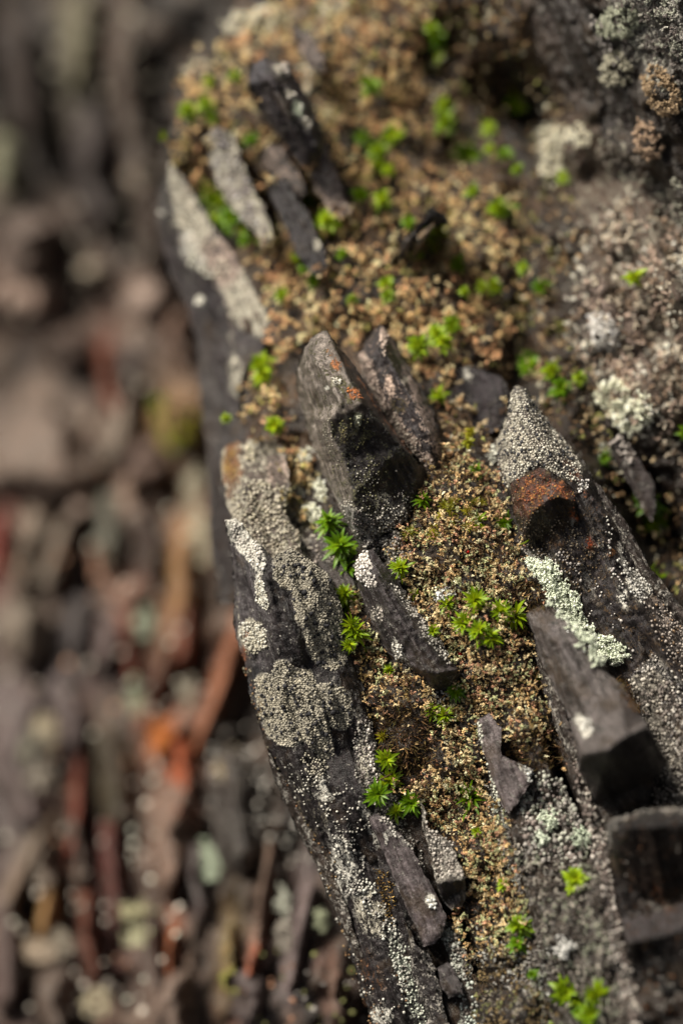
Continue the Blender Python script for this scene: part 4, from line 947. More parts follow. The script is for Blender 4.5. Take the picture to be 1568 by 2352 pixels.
far('rock_shard', 'thin dull red streak of rock beside the large violet grey wall', 178, 1850, 330, 34, -6, (.19, .06, .04), PINK, .1)
far('rock_slab', 'olive black slab between the dull red streak and the orange shard', 262, 1800, 260, 90, 8, (.045, .042, .032), OLV, .2)
far('rock_shard', 'deep wine red shard in the lower far face', 262, 2010, 290, 58, 6, (.085, .022, .017))
far('rock_shard', 'grey brown shard slanting up from the photo edge', 52, 2010, 330, 44, -26, (.17, .145, .12), CRE, .2)
far('rock_slab', 'pale grey rounded slab above the ochre stone', 100, 1990, 150, 80, 10, (.13, .12, .105), CRE, .2)
far('rock_lens', 'ochre yellow stone above the pinkish cream lichen heap', 108, 2090, 180, 50, -10, (.30, .19, .07), TAN, .4)
far('rock_slab', 'plum grey slab at the photo edge low in the far face', 22, 2190, 330, 80, 0, (.085, .068, .07))
far('rock_slab', 'dusky grey slab standing below the pinkish cream lichen heap', 130, 2300, 180, 90, 6, (.11, .095, .085), GRY, .2)
far('rock_shard', 'rust red shard between the ochre stone and the cream lichen clump', 208, 2150, 280, 40, 8, (.12, .04, .022))
far('rock_slab', 'greyish shard standing right of the cream lichen clump', 352, 2190, 240, 52, 6, (.14, .12, .115), GRY, .25)
far('rock_shard', 'orange brown shard beside the greyish shard', 395, 2190, 200, 26, -4, (.36, .13, .05), PINK, .15)
far('rock_slab', 'brown mottled slab reaching the bottom of the photo', 400, 2310, 190, 110, 0, (.12, .095, .08), PINK, .3)
far('rock_slab', 'dark grey slab under the thin mint lichen streak', 455, 2020, 230, 50, 8, (.085, .08, .09))
far('rock_slab', 'black speckled rock beside the outcrop edge in the lower far face', 545, 1850, 330, 120, 6, (.017, .013, .012), (.42, .39, .35), .22)
far('rock_shard', 'narrow pale brown blade of rock rising beside black speckled rock', 604, 2060, 330, 28, -6, (.24, .19, .16), PINK, .3)
far('rock_shard', 'orange edged shard at the foot of the narrow pale brown blade', 578, 2220, 200, 24, -16, (.38, .15, .09), PINK, .2)
far('rock_lens', 'ochre and green lens shaped stone near the bottom', 528, 2190, 190, 36, -4, (.22, .17, .06), (.35, .33, .2), .4)
far('rock_slab', 'smooth steel grey slab curving down beside the outcrop foot', 692, 2150, 360, 52, -12, (.15, .14, .155), GRY, .03)
far('rock_slab', 'smooth grey slab standing at the bottom of the far face', 575, 2290, 160, 80, 10, (.10, .095, .105), GRY, .08)
far('rock_slab', 'brown pink slab in the corner under the outcrop edge', 775, 2290, 170, 50, 8, (.16, .11, .09), PINK, .3)
far('rock_slab', 'dark slab below the far patch of green moss', 330, 1060, 110, 90, 10, (.12, .09, .08), PINK, .25)
far('rock_slab', 'dim grey slab squeezed between violet wall and wine red shard', 180, 1960, 220, 44, 8, (.10, .085, .075), GRY, .2)

face_sheet()

# ------------------------------------------------------------------ lichens and moss
RAG0 = (ICO1[0] * np.array([[1 + .5 * ((i * 37) % 7 / 6 - .5)] for i in range(len(ICO1[0]))]), ICO1[1])
RAG = SPR
TANS = [(.62, .41, .19), (.72, .56, .31), (.52, .28, .17), (.22, .15, .055), (.07, .038, .018), (.44, .45, .23), (.80, .72, .46)]
GRYS = [(.38, .35, .31), (.50, .47, .40), (.25, .22, .20), (.12, .10, .09)]
CRES = [(.56, .53, .44), (.46, .43, .34), (.62, .60, .52)]
ALLR = ['shoulder', 'crusted', 'blade', 'mid', 'under', 'neck', 'wedge', 'long', 'stub', 'foot', 'ridge1', 'gravel', 'spike', 'rusty', 'smooth', 'strip', 'corner', 'rest']
f_crag = surf([])

# granular lichen crusts that belong to single rocks
S = surf(['crusted'])
Cr = ROCKS['crusted']['o']; GL = [(.38, .345, .265), (.47, .43, .34), (.30, .275, .22)]; BLK = (.022, .021, .024)
upper = [(627, 1285), (640, 1266), (668, 1256), (700, 1272), (725, 1298), (752, 1318), (772, 1360), (786, 1410), (795, 1470), (797, 1520), (775, 1540), (748, 1538), (722, 1520), (706, 1490), (695, 1445), (676, 1415), (672, 1372), (668, 1356), (645, 1350), (628, 1325)]
lowerp = [(585, 1560), (600, 1545), (622, 1550), (632, 1525), (650, 1515), (680, 1535), (712, 1540), (728, 1570), (755, 1570), (790, 1580), (808, 1610), (810, 1660), (795, 1678), (765, 1672), (748, 1660), (765, 1700), (765, 1735), (745, 1745), (720, 1725), (700, 1700), (672, 1715), (640, 1712), (615, 1690), (600, 1650), (590, 1620)]
for nm, po, dn in (('lichen_crust', upper, 1), ('lichen_crust', lowerp, 1)):
    patch(po, 5.0, S, GL, (2.5, 4.0), dn, 1.2, .3, .75, mat=BEAD, parent=Cr, name=nm, dark=.045, darkc=BLK, seed=3, base=ICO1, layers=1, lowf=90)
    patch(po, 17, S, [BLK], (4.5, 7.0), .38, 1.2, .5, .8, mat=BEAD, parent=Cr, name='lichen_fruit', seed=5, base=ICO2)
patch([(700, 1730), (745, 1735), (755, 1760), (735, 1790), (705, 1775), (690, 1745)], 5.8, S, GL, (2.4, 4.), .8, 2, .5, .9, parent=Cr, seed=8)
patch([(548, 1430), (590, 1425), (612, 1445), (616, 1485), (590, 1505), (560, 1490)], 6, S, CRES, (2.5, 4.5), .9, 2, .6, .9, parent=Cr, seed=9)
patch([(517, 1195), (548, 1188), (590, 1240), (612, 1290), (598, 1330), (565, 1275)], 6.5, S, [(.62, .58, .52), (.5, .45, .4)], (2.5, 5), .7, 3, .5, .8, parent=Cr, seed=10, clump=.4)
patch([(582, 1340), (604, 1335), (622, 1390), (610, 1405), (590, 1380)], 5, S, CRES, (2.5, 4), .85, 2, .5, .8, parent=Cr, seed=12)
patch([(826, 1640), (856, 1660), (868, 1720), (895, 1800), (925, 1870), (960, 1930), (940, 1960), (890, 1900), (850, 1850), (820, 1790), (808, 1720)], 6, S, GRYS, (2.4, 4.2), .85, 4, .5, .8, parent=Cr, seed=13, lowf=30)
patch([(836, 1668), (845, 1668), (862, 1760), (900, 1850), (920, 1900), (900, 1890), (862, 1800), (840, 1720)], 6, S, [(.60, .52, .45), (.66, .6, .54)], (3, 5.5), .75, 2, .5, .8, parent=Cr, seed=14)
patch([(770, 1920), (815, 1930), (850, 2020), (900, 2090), (930, 2170), (890, 2180), (850, 2100), (800, 2080), (760, 1990)], 7, S, [(.58, .57, .50), (.45, .43, .38), (.30, .28, .25)], (2.6, 5.5), .8, 5, .5, .8, parent=Cr, seed=15, clump=.85)
patch([(900, 2130), (950, 2200), (985, 2330), (1000, 2400), (960, 2400), (930, 2290), (890, 2200)], 7, S, [(.46, .48, .40), (.36, .34, .30), (.55, .55, .48)], (2.6, 5.), .85, 5, .5, .8, parent=Cr, seed=16, clump=.6)
patch([(640, 1760), (800, 1800), (860, 1900), (800, 1960), (720, 1900)], 8, S, [(.40, .38, .33), (.55, .52, .45)], (2, 4.2), .6, 6, .5, .8, parent=Cr, seed=17, clump=1)
patch([(700, 1900), (760, 1960), (820, 2200), (900, 2400), (860, 2400), (800, 2210), (770, 2080), (720, 1980)], 8, S, [(.5, .48, .42), (.2, .11, .05), (.3, .2, .1)], (2, 4.5), .7, 5, .5, .8, parent=Cr, seed=18, clump=.9)
patch([(820, 2180), (940, 2250), (960, 2400), (860, 2400)], 9, S, [(.55, .53, .47), (.18, .1, .05), (.1, .07, .05)], (2, 4.5), .7, 5, .5, .8, parent=Cr, seed=19, clump=.9)
patch([(545, 1480), (575, 1490), (600, 1640), (640, 1760), (720, 1910), (700, 1905), (625, 1745), (590, 1650)], 8, S, [(.3, .2, .1), (.25, .22, .15), (.4, .2, .1)], (2, 4.), .6, 4, .5, .8, parent=Cr, seed=20, clump=.7)

S = surf(['blade']); B = ROCKS['blade']['o']
patch([(770, 1130), (810, 1150), (850, 1180), (915, 1130), (950, 1150), (935, 1195), (885, 1225), (838, 1260), (800, 1205)], 6, S, GRYS, (2., 4.), .75, 4, .5, .8, parent=B, seed=23, clump=.55)
patch([(795, 1060), (840, 1050), (930, 1100), (940, 1150), (830, 1180)], 7, S, [(.16, .15, .08), (.45, .42, .36), (.10, .1, .05)], (1.4, 3.), .6, 5, .5, .8, parent=B, seed=24, clump=.9)
patch([(775, 965), (840, 960), (850, 1010), (810, 1040), (785, 1010)], 6, S, [(.16, .15, .07), (.2, .17, .07)], (1.4, 2.8), .6, 5, .5, .8, parent=B, seed=25, clump=.9)
patch([(760, 866), (784, 872), (782, 886), (768, 884)], 4, S, [(.68, .64, .54)], (2, 3.5), 1, 1, .5, .8, parent=B, seed=26)
patch([(795, 895), (815, 890), (832, 915), (812, 922)], 5, S, [(.5, .17, .05), (.35, .15, .08)], (1.5, 3.), .6, 3, .5, .8, parent=B, seed=27)
patch([(816, 953), (828, 955), (826, 975), (818, 972)], 4.5, S, [(.5, .5, .38)], (2, 3.2), 1, 1, .5, .8, parent=B, seed=28)
patch([(745, 950), (762, 960), (790, 1060), (800, 1170), (775, 1150), (745, 1050), (725, 990)], 7, S, [(.17, .16, .09), (.3, .28, .22)], (1.4, 3), .6, 5, .5, .8, parent=B, seed=29, clump=.9)
S = surf(['blade2']); B = ROCKS['blade2']['o']
patch([(818, 820), (840, 810), (900, 940), (1000, 1070), (980, 1085), (905, 985), (850, 900)], 6, S, [(.50, .40, .34), (.42, .36, .30)], (2.2, 4), .8, 4, .5, .8, parent=B, seed=30, clump=.5)
patch([(872, 765), (890, 770), (885, 820), (876, 818)], 5, S, [(.60, .48, .40)], (2.5, 4), 1, 2, .5, .8, parent=B, seed=31)
S = surf(['spike', 'rusty']); B = ROCKS['spike']['o']
patch([(1176, 892), (1200, 886), (1225, 922), (1260, 970), (1300, 1018), (1335, 1062), (1325, 1110), (1300, 1100), (1262, 1078), (1236, 1070), (1206, 1085), (1170, 1108), (1160, 1125), (1142, 1060), (1140, 1020), (1160, 980), (1168, 935)], 6.0, surf(['spike']),
      [(.60, .57, .48), (.50, .47, .40), (.42, .38, .32)], (2.4, 4.2), .95, 3, .3, .7, parent=B, dark=.16, darkc=(.045, .045, .05), seed=33, lowf=40, clump=.15)
patch([(1420, 1240), (1440, 1300), (1500, 1310), (1505, 1345), (1475, 1390), (1440, 1350), (1415, 1290)], 6.5, S, [(.62, .61, .56), (.5, .48, .44)], (2.5, 5), .85, 3, .5, .8, parent=B, seed=34, clump=.4)
patch([(1390, 1180), (1405, 1230), (1420, 1330), (1450, 1400), (1440, 1400), (1400, 1320), (1385, 1220)], 7, S, [(.6, .58, .52), (.4, .36, .34)], (2.2, 4.6), .7, 3, .5, .8, parent=B, seed=35, clump=.7)
patch([(1188, 1240), (1250, 1255), (1330, 1290), (1340, 1340), (1260, 1310), (1215, 1300)], 7, S, [(.42, .38, .35), (.55, .5, .46)], (2.2, 4.6), .75, 4, .5, .8, parent=B, seed=36, clump=.55)
patch([(1170, 1120), (1210, 1190), (1310, 1200), (1400, 1240), (1400, 1330), (1300, 1380), (1200, 1240)], 8, S, [(.06, .045, .03), (.25, .2, .14), (.12, .08, .04)], (1.6, 3.4), .7, 5, .5, .8, parent=B, seed=37, clump=.3, name='dark_crust')
patch([(1325, 1100), (1345, 1100), (1350, 1125), (1330, 1130)], 5.5, S, [(.66, .63, .6)], (2.5, 4.5), .9, 2, .5, .8, parent=B, seed=38)
patch([(1480, 1380), (1560, 1400), (1700, 1560), (1640, 1640), (1560, 1560), (1500, 1450)], 8, S, [(.52, .46, .4), (.35, .3, .26), (.3, .2, .12)], (2.5, 5), .8, 4, .5, .8, parent=B, seed=39, clump=.5)
patch([(1440, 1560), (1500, 1500), (1640, 1640), (1660, 1800), (1600, 1880), (1500, 1740)], 8.5, S, [(.44, .41, .37), (.34, .31, .28), (.1, .09, .09)], (2.6, 5.2), .8, 4, .5, .8, parent=B, seed=40, clump=.5)
patch([(1300, 1340), (1380, 1330), (1460, 1490), (1540, 1620), (1500, 1600), (1400, 1470), (1340, 1420)], 9, S, [(.5, .46, .42), (.58, .54, .5)], (2., 4.2), .45, 6, .5, .8, parent=B, seed=41, clump=.95)
S = surf(['rusty', 'spike']); B = ROCKS['rusty']['o']
patch([(1178, 1112), (1236, 1076), (1320, 1135), (1318, 1170), (1290, 1140), (1250, 1155), (1215, 1186), (1188, 1150)], 6, S, [(.42, .15, .05), (.28, .09, .04), (.45, .25, .08), (.08, .05, .04)], (1.5, 3.2), .6, 3, .5, .8, parent=B, seed=42, clump=.4)
patch([(1190, 1190), (1250, 1160), (1330, 1150), (1330, 1270), (1210, 1250)], 7, S, [(.06, .05, .035), (.2, .17, .13), (.1, .07, .04)], (1.4, 3), .6, 4, .5, .8, parent=B, seed=43, clump=.3, name='dark_crust')
S = surf(['mid']); B = ROCKS['mid']['o']
patch([(814, 1312), (822, 1284), (838, 1262), (850, 1285), (862, 1338), (846, 1350), (824, 1336)], 6, S, [(.74, .69, .63), (.66, .6, .55)], (3, 5.2), .95, 2, .6, .9, parent=B, seed=44)
patch([(878, 1318), (925, 1365), (1000, 1460), (1042, 1530), (1000, 1500), (935, 1405)], 6, S, [(.46, .43, .38), (.36, .34, .3)], (2.2, 4), .8, 3, .5, .8, parent=B, seed=45, clump=.3)
patch([(850, 1390), (885, 1395), (880, 1422), (858, 1420)], 6, S, [(.5, .45, .4)], (2.2, 4), .8, 3, .5, .8, parent=B, seed=46, clump=.5)
patch([(900, 1475), (922, 1480), (926, 1512), (912, 1512)], 5.5, S, [(.66, .63, .56)], (2.5, 4.6), .95, 2, .6, .9, parent=B, seed=47)
patch([(930, 1350), (975, 1410), (1050, 1530), (1040, 1540), (960, 1430), (920, 1370)], 6, S, [(.4, .37, .33), (.55, .52, .46)], (2.2, 4), .8, 3, .5, .8, parent=B, seed=48, clump=.6)
for key, po, s, pal, sz, cl, sd in [
    ('neck', [(838, 1258), (905, 1215), (930, 1230), (930, 1340), (905, 1318), (860, 1265)], 6, [(.28, .25, .22), (.38, .35, .3), (.16, .13, .12)], (2.6, 5), .2, 50),
    ('under', [(690, 1235), (745, 1225), (790, 1290), (725, 1290)], 8, [(.4, .34, .3), (.5, .45, .38)], (2.6, 5), .4, 51),
    ('shoulder', [(540, 1120), (600, 1100), (655, 1120), (700, 1290), (600, 1290), (530, 1180)], 7.5, [(.50, .45, .36), (.42, .38, .28), (.3, .26, .2)], (3, 5.5), .4, 52),
    ('stub', [(965, 1835), (985, 1900), (1035, 1930), (1062, 2015), (1008, 2020), (985, 1960)], 7, [(.46, .42, .37), (.36, .32, .28)], (2.5, 5), .2, 53),
    ('ridge1', [(1012, 2150), (1050, 2130), (1085, 2230), (1110, 2352), (1120, 2430), (1040, 2430), (1060, 2300)], 8, [(.5, .54, .47), (.38, .38, .34), (.15, .13, .11)], (3, 6), .5, 54),
    ('gravel', [(1180, 1870), (1205, 1800), (1240, 1770), (1290, 1790), (1325, 1870), (1350, 1960), (1330, 2000), (1270, 1990), (1220, 1970)], 9, [(.34, .31, .28), (.42, .42, .35), (.22, .18, .16)], (3.5, 8), .3, 55),
    ('strip', [(1305, 1640), (1325, 1700), (1345, 1800), (1385, 1900), (1422, 2110), (1480, 2380), (1460, 2400), (1405, 2190), (1355, 1920), (1318, 1800)], 7.5, [(.40, .36, .31), (.5, .45, .4), (.2, .16, .14)], (3, 5.5), .3, 56),
    ('corner', [(1398, 1896), (1440, 1868), (1600, 1846), (1600, 1856), (1445, 1880), (1408, 1910)], 8, [(.28, .25, .21), (.4, .36, .3)], (2, 5), .8, 57),
    ('corner', [(1440, 2180), (1700, 2100), (1700, 2420), (1490, 2420)], 16, [(.42, .38, .34), (.22, .09, .035), (.14, .08, .04)], (1.4, 3.2), .95, 58),
    ('corner', [(1420, 1930), (1700, 1890), (1700, 2060), (1430, 2100)], 20, [(.3, .27, .24), (.16, .075, .035)], (1.2, 2.6), .9, 59),
    ('rest', [(1440, 1560), (1500, 1530), (1570, 1600), (1680, 1700), (1700, 1860), (1600, 1850), (1490, 1858), (1520, 1745)], 9, [(.40, .36, .30), (.5, .46, .4), (.2, .17, .15)], (3, 6), .3, 60),
    ('wedge', [(1092, 1650), (1102, 1650), (1112, 1720), (1150, 1850), (1140, 1830), (1104, 1730)], 6, [(.6, .6, .5)], (2.5, 4.5), .2, 61),
    ('wedge', [(1192, 1755), (1225, 1768), (1218, 1800), (1208, 1775)], 6, [(.6, .6, .56)], (3, 5), .1, 62),
    ('long', [(856, 1866), (900, 1860), (968, 1950), (975, 2000), (930, 1940), (890, 1900)], 6.5, [(.5, .48, .43), (.38, .35, .31)], (2.2, 4.2), .6, 63),
    ('long', [(982, 2055), (1000, 2060), (1000, 2085), (985, 2082)], 6, [(.7, .7, .66)], (2.5, 4.6), .1, 64),
    ('smooth', [(1322, 1645), (1360, 1655), (1368, 1678), (1335, 1682)], 9, [(.68, .66, .6)], (4, 8), .1, 65),
    ('rim', [(385, 388), (402, 383), (500, 530), (560, 625), (625, 740), (600, 775), (540, 745), (495, 640), (435, 580), (398, 480)], 13, [(.56, .48, .38), (.46, .38, .32), (.66, .6, .48)], (3.5, 7), .7, 66),
    ('rim', [(440, 560), (470, 600), (500, 640), (470, 650), (430, 600)], 13, [(.6, .58, .48)], (6, 9), .3, 67),
    ('rim', [(452, 680), (468, 682), (466, 700), (452, 698)], 8, [(.75, .72, .62)], (7, 9), .0, 68),
    ('rim', [(365, 480), (378, 480), (378, 500), (365, 500)], 8, [(.7, .66, .58)], (7, 9), .0, 69),
    ('finside', [(700, 300), (735, 305), (785, 440), (800, 490), (760, 480), (710, 385)], 12, [(.36, .3, .27), (.28, .23, .21), (.5, .44, .38)], (4, 7), .3, 70),
    ('paleslab', [(482, 320), (505, 300), (548, 370), (620, 545), (600, 555), (500, 425)], 12, [(.42, .38, .38), (.34, .3, .28), (.55, .52, .48)], (4, 7), .4, 71),
    ('fin', [(635, 148), (655, 152), (665, 172), (648, 172)], 8, [(.58, .52, .46)], (5, 8), .0, 72),
    ('fin', [(660, 210), (675, 210), (675, 228), (660, 226)], 8, [(.6, .56, .48)], (5, 8), .0, 73),
    ('fin', [(680, 232), (694, 240), (700, 262), (688, 262)], 8, [(.56, .56, .48)], (5, 8), .0, 74),
    ('fin', [(700, 270), (712, 272), (712, 290), (702, 288)], 8, [(.6, .56, .48)], (5, 8), .0, 75),
    ('brow', [(1340, 20), (1400, 60), (1430, 150), (1400, 170), (1370, 90)], 10, [(.42, .38, .34), (.3, .27, .25)], (3.5, 7), .6, 76),
    ('sidegrey', [(1395, 1010), (1425, 1000), (1470, 1060), (1450, 1070)], 10, [(.45, .4, .36)], (4, 7), .5, 77),
]:
    patch(po, s, surf([key]), pal, sz, .85, 3, .5, .85, parent=ROCKS[key]['o'], seed=sd, clump=cl, lowf=30)

# ---- the tan crusty moss and lichen that carpets the outcrop (nobody could count it)
SA = surf(ALLR)
ROCKPOLY = [ROCKS[k]['poly'] for k in ('edge3', 'edge4', 'mid', 'wedge', 'long', 'stub', 'smooth', 'spike', 'rusty', 'strip', 'corner', 'foot', 'blade', 'crusted')]
mound = [(905, 1195), (925, 1150), (955, 1115), (1000, 1068), (1050, 1056), (1100, 1072), (1140, 1085), (1160, 1140), (1185, 1220), (1215, 1300), (1245, 1350), (1265, 1385), (1215, 1405), (1225, 1480), (1262, 1570), (1300, 1650), (1318, 1720), (1300, 1770),
         (1240, 1760), (1160, 1730), (1150, 1660), (1095, 1645), (1050, 1600), (1060, 1550), (1010, 1460), (940, 1375), (925, 1300), (900, 1240)]
slope = [(790, 1350), (812, 1340), (845, 1410), (895, 1500), (968, 1562), (1000, 1600), (1060, 1600), (1100, 1660), (1104, 1710), (1135, 1825), (1170, 1880), (1190, 1980), (1215, 2080), (1205, 2180), (1150, 2200), (1090, 2190), (1050, 2120), (1075, 2060), (1065, 1990), (1035, 1925), (985, 1895), (965, 1835), (900, 1790), (862, 1700), (845, 1600), (815, 1535), (795, 1470), (775, 1400)]
BROWN = [[(1170, 1340), (1230, 1325), (1270, 1370), (1250, 1410), (1210, 1420), (1165, 1400)], [(855, 1630), (920, 1610), (1000, 1660), (1010, 1740), (960, 1800), (900, 1780), (860, 1700)],
         [(1150, 1690), (1240, 1680), (1300, 1700), (1300, 1760), (1230, 1770), (1165, 1750)]]
for i, (po, s, sz, lay, ft) in enumerate([(mound, 9, (2.4, 7.4), 3, 1), (slope, 9.5, (2.6, 7.6), 3, 1)]):
    patch(po, s, SA, TANS, sz, .95, 5, 1.0, ft, base=RAG, mat=GRAIN, name='moss_crust', pw=[3, 3, 1.6, 2, 2.8, 2.8, 1.0], layers=lay, seed=200 + i * 7, lowf=26, clump=.22, smooth_shade=False, rise=.022, avoid=ROCKPOLY + BROWN,
          label='tan crumbly moss crust covering the %s' % ('mound between blade and spike' if i == 0 else 'long gully beside the crusted slab'))
# cup-like upright flakes standing out of the mound
def flakes(po, s, pal, n_len, f, name, label, dens=.5, seed=0, wd=.28, mat=None, avoid=None, lean=.5, upw=.5):
    x, y = jgrid(po, s)
    k = (sdf(x, y, po) + (fbm(x / 16., y / 16., 300 + seed, 3) - .5) * 26 < 0) & (rng.random(len(x)) < dens)
    for a in (avoid or []): k &= ~inside(x, y, a)
    x, y = x[k], y[k]; p, n = normals(f, x, y)
    L = rng.uniform(n_len[0], n_len[1], len(x)) / 1000
    bv = np.array([[-.5, 0, 0], [.5, 0, 0], [-.38, .12, .5], [.38, .12, .5], [0, .38, 1.0], [0, .16, .55]]); bf = np.array([[0, 1, 5], [1, 3, 5], [0, 5, 2], [2, 5, 4], [5, 3, 4]])
    ax = n * (1 - upw) + np.array([0, 0, 1.0]) * upw + rng.normal(size=n.shape) * lean
    pal = np.array(pal); c = pal[rng.integers(0, len(pal), len(x))] * rng.uniform(.7, 1.25, len(x))[:, None]
    o = many(name, (bv, bf), p, frames(ax), np.c_[L * wd, L, L], c, mat or GRAIN, True)
    return tag(o, label, None, None, 'stuff')
upper_tan0 = [(560, 70), (700, -40), (940, -40), (1000, 150), (1150, 430), (1180, 740), (1030, 860), (880, 740), (700, 790), (640, 760), (420, 420), (430, 200)]
flakes(mound, 9, TANS[:3] + [TANS[6]], (7, 15), SA, 'moss_flakes', 'tiny upright tan flakes standing on the mossy mound', .6, 1, .5, avoid=ROCKPOLY)
flakes(slope, 10, TANS[:3], (7, 14), SA, 'moss_flakes', 'tiny upright tan flakes down the mossy gully', .5, 2, .5, avoid=ROCKPOLY)
for po, lb, dd, sd, ff in ((mound, 'brown fibres of dead moss matted through the mossy mound', .30, 31, SA), (slope, 'brown fibres of dead moss matted through the gully', .38, 32, SA), (upper_tan0, 'blurred brown fibres of dead moss over the upper carpet', .15, 33, f_crag)):
    flakes(po, 9 if sd < 33 else 13, [(.16, .08, .035), (.09, .05, .022), (.28, .18, .08), (.12, .11, .03)], (9, 24) if sd < 33 else (14, 34), ff, 'dead_moss', lb, dd, sd, .09, lean=.8, upw=.2, avoid=ROCKPOLY)
BR = [(.10, .055, .022), (.15, .08, .03), (.06, .032, .018), (.17, .12, .04)]
for i, (po, lb) in enumerate([([(1170, 1340), (1230, 1325), (1270, 1370), (1250, 1410), (1210, 1420), (1165, 1400)], 'fuzzy dark brown moss under the mint lichen band'),
                ([(855, 1630), (920, 1610), (1000, 1660), (1010, 1740), (960, 1800), (900, 1780), (860, 1700)], 'fuzzy dark brown moss in the gully above the long slab'),
                ([(1150, 1690), (1240, 1680), (1300, 1700), (1300, 1760), (1230, 1770), (1165, 1750)], 'fuzzy rust brown moss above the tip of the grey wedge'),
                ([(1400, 1560), (1440, 1560), (1480, 1640), (1450, 1640)], 'fuzzy brown moss behind the smooth blurred slab'),
                ([(960, 1810), (1010, 1790), (1080, 1850), (1100, 1900), (1040, 1900)], 'thin dark brown moss beside the short buff slab'),
                ([(860, 2000), (885, 1998), (905, 2050), (910, 2130), (893, 2130), (870, 2070)], 'ochre velvet lichen patch beside the long purplish slab')]):
    pal = BR if i < 5 else [(.42, .25, .06), (.30, .16, .04), (.5, .33, .11)]
    flakes(po, 4.5, pal, (8, 20) if i < 5 else (5, 9), SA, 'brown_moss' if i < 5 else 'ochre_lichen', lb, .95 if i != 4 else .5, 20 + i, .16 if i < 5 else .35, lean=.35, upw=.3)
# grey granules of the lower right, colours darkened to follow the vignette
patch([(1150, 1880), (1185, 1930), (1290, 1990), (1380, 1980), (1400, 2100), (1440, 2240), (1480, 2400), (1500, 2500), (1280, 2500), (1230, 2300), (1235, 2100), (1195, 1980)], 11, SA, [(.25, .22, .19), (.38, .345, .29), (.13, .11, .095), (.05, .04, .033), (.26, .27, .20)], (4, 9), .85, 8, .7, .9,
      base=RAG, mat=LICHEN, name='grey_granules', layers=2, seed=240, lowf=30, clump=.45, smooth_shade=False, rise=.015, avoid=ROCKPOLY, label='grey brown lichen granules between tan gully and dark corner block')
patch([(1060, 2180), (1210, 2170), (1250, 2260), (1300, 2360), (1320, 2500), (1110, 2500), (1085, 2300)], 10, SA, [(.14, .10, .05), (.24, .17, .08), (.30, .26, .20), (.08, .055, .035), (.22, .22, .09)], (3, 7.5), .9, 6, .7, .9, base=RAG, mat=GRAIN, name='moss_crust', layers=2, seed=243, lowf=35, clump=.3, smooth_shade=False, rise=.015, avoid=ROCKPOLY, label='dull brown and olive moss crust at the bottom of the gully')
patch([(1100, 2130), (1180, 2110), (1290, 2200), (1300, 2270), (1230, 2300), (1130, 2250), (1090, 2200)], 9, SA, [(.56, .55, .5), (.45, .42, .38)], (3, 6), .8, 8, .9, .9, base=RAG, mat=LICHEN, name='pale_granules', seed=246, lowf=30, clump=.8, smooth_shade=False,
      label='scattered white lichen granules low in the gully', avoid=ROCKPOLY)
patch([(1135, 1800), (1165, 1880), (1190, 1990), (1200, 2060), (1175, 2020), (1140, 1900), (1120, 1800)], 7, SA, [(.5, .53, .46), (.42, .4, .36)], (3, 6), .9, 4, .9, .9, base=RAG, mat=LICHEN, name='pale_granules', seed=247, clump=.3, smooth_shade=False, label='mint grey granule line below the grey wedge')
patch([(985, 1590), (1040, 1585), (1065, 1600), (1010, 1612)], 6, SA, [(.66, .64, .6)], (3, 5.5), .8, 3, .9, .9, base=RAG, mat=LICHEN, name='pale_granules', seed=248, smooth_shade=False, label='white granules under the black end of the ridged slab')
# the upper carpet, tan and brown, out of focus, its tans brightened as sunlit
UP = ['rim', 'fin', 'finside', 'low', 'lowgrey', 'paleslab', 'topgrey', 'chip', 'chip2', 'hole', 'shoulder', 'blade', 'blade2', 'sidegrey', 'brow', 'flank']
SU = surf(['shoulder'])
UPOLY = [ROCKS[k]['poly'] for k in ('rim', 'fin', 'finside', 'low', 'lowgrey', 'paleslab', 'topgrey', 'chip', 'hole', 'blade', 'blade2', 'spike', 'flank', 'sidegrey', 'brow', 'crusted', 'shoulder')]
upper_tan = [(560, 70), (700, -60), (940, -60), (1010, 0), (960, 150), (1010, 300), (900, 330), (960, 400), (1150, 430), (1200, 560), (1120, 640), (1180, 740), (1110, 830), (1030, 860), (1000, 950), (1060, 1060), (1000, 1070), (960, 900), (880, 740), (820, 830), (700, 790), (640, 860), (660, 960), (720, 1060), (700, 1200), (660, 1100), (640, 990), (580, 1000), (560, 880), (640, 760), (560, 560), (420, 420), (390, 330), (430, 200), (480, 130)]
def tdens(x, y): return .55 + .45 * smooth(.38, .55, fbm(x / 45., y / 45., 260, 3))
patch(upper_tan, 12, SU, [(.84, .56, .27), (.88, .70, .40), (.70, .40, .21), (.26, .14, .07), (.07, .04, .02), (.42, .38, .12)], (4, 11), tdens, 10, .7, .8, base=RAG, mat=GRAIN, name='moss_crust', pw=[3.6, 3.2, 2.2, 1.4, 1.4, 1.2],
      layers=3, seed=260, lowf=45, clump=.4, smooth_shade=False, rise=.03, avoid=UPOLY, label='blurred tan moss crust over the upper outcrop, sunlit tone in its colours')
upper_dark = [(940, -60), (1180, -60), (1250, 120), (1320, 230), (1290, 400), (1330, 520), (1290, 700), (1350, 850), (1480, 1050), (1568, 1150), (1700, 1200), (1700, 1480), (1568, 1390), (1430, 1180), (1260, 960), (1200, 880), (1130, 900), (1120, 1080), (1000, 1080), (1030, 860), (1110, 830), (1180, 740), (1120, 640), (1200, 560), (1150, 430), (960, 400), (900, 330), (1010, 300), (960, 150)]
def ddens(x, y): return (.38 + .55 * smooth(.42, .60, fbm(x / 40., y / 40., 270, 3))) * (1 - .85 * np.exp(-((x - 1200) / 95) ** 2 - ((y - 290) / 160) ** 2)) * (1 - .7 * np.exp(-((x - 1500) / 90) ** 2 - ((y - 1230) / 130) ** 2))
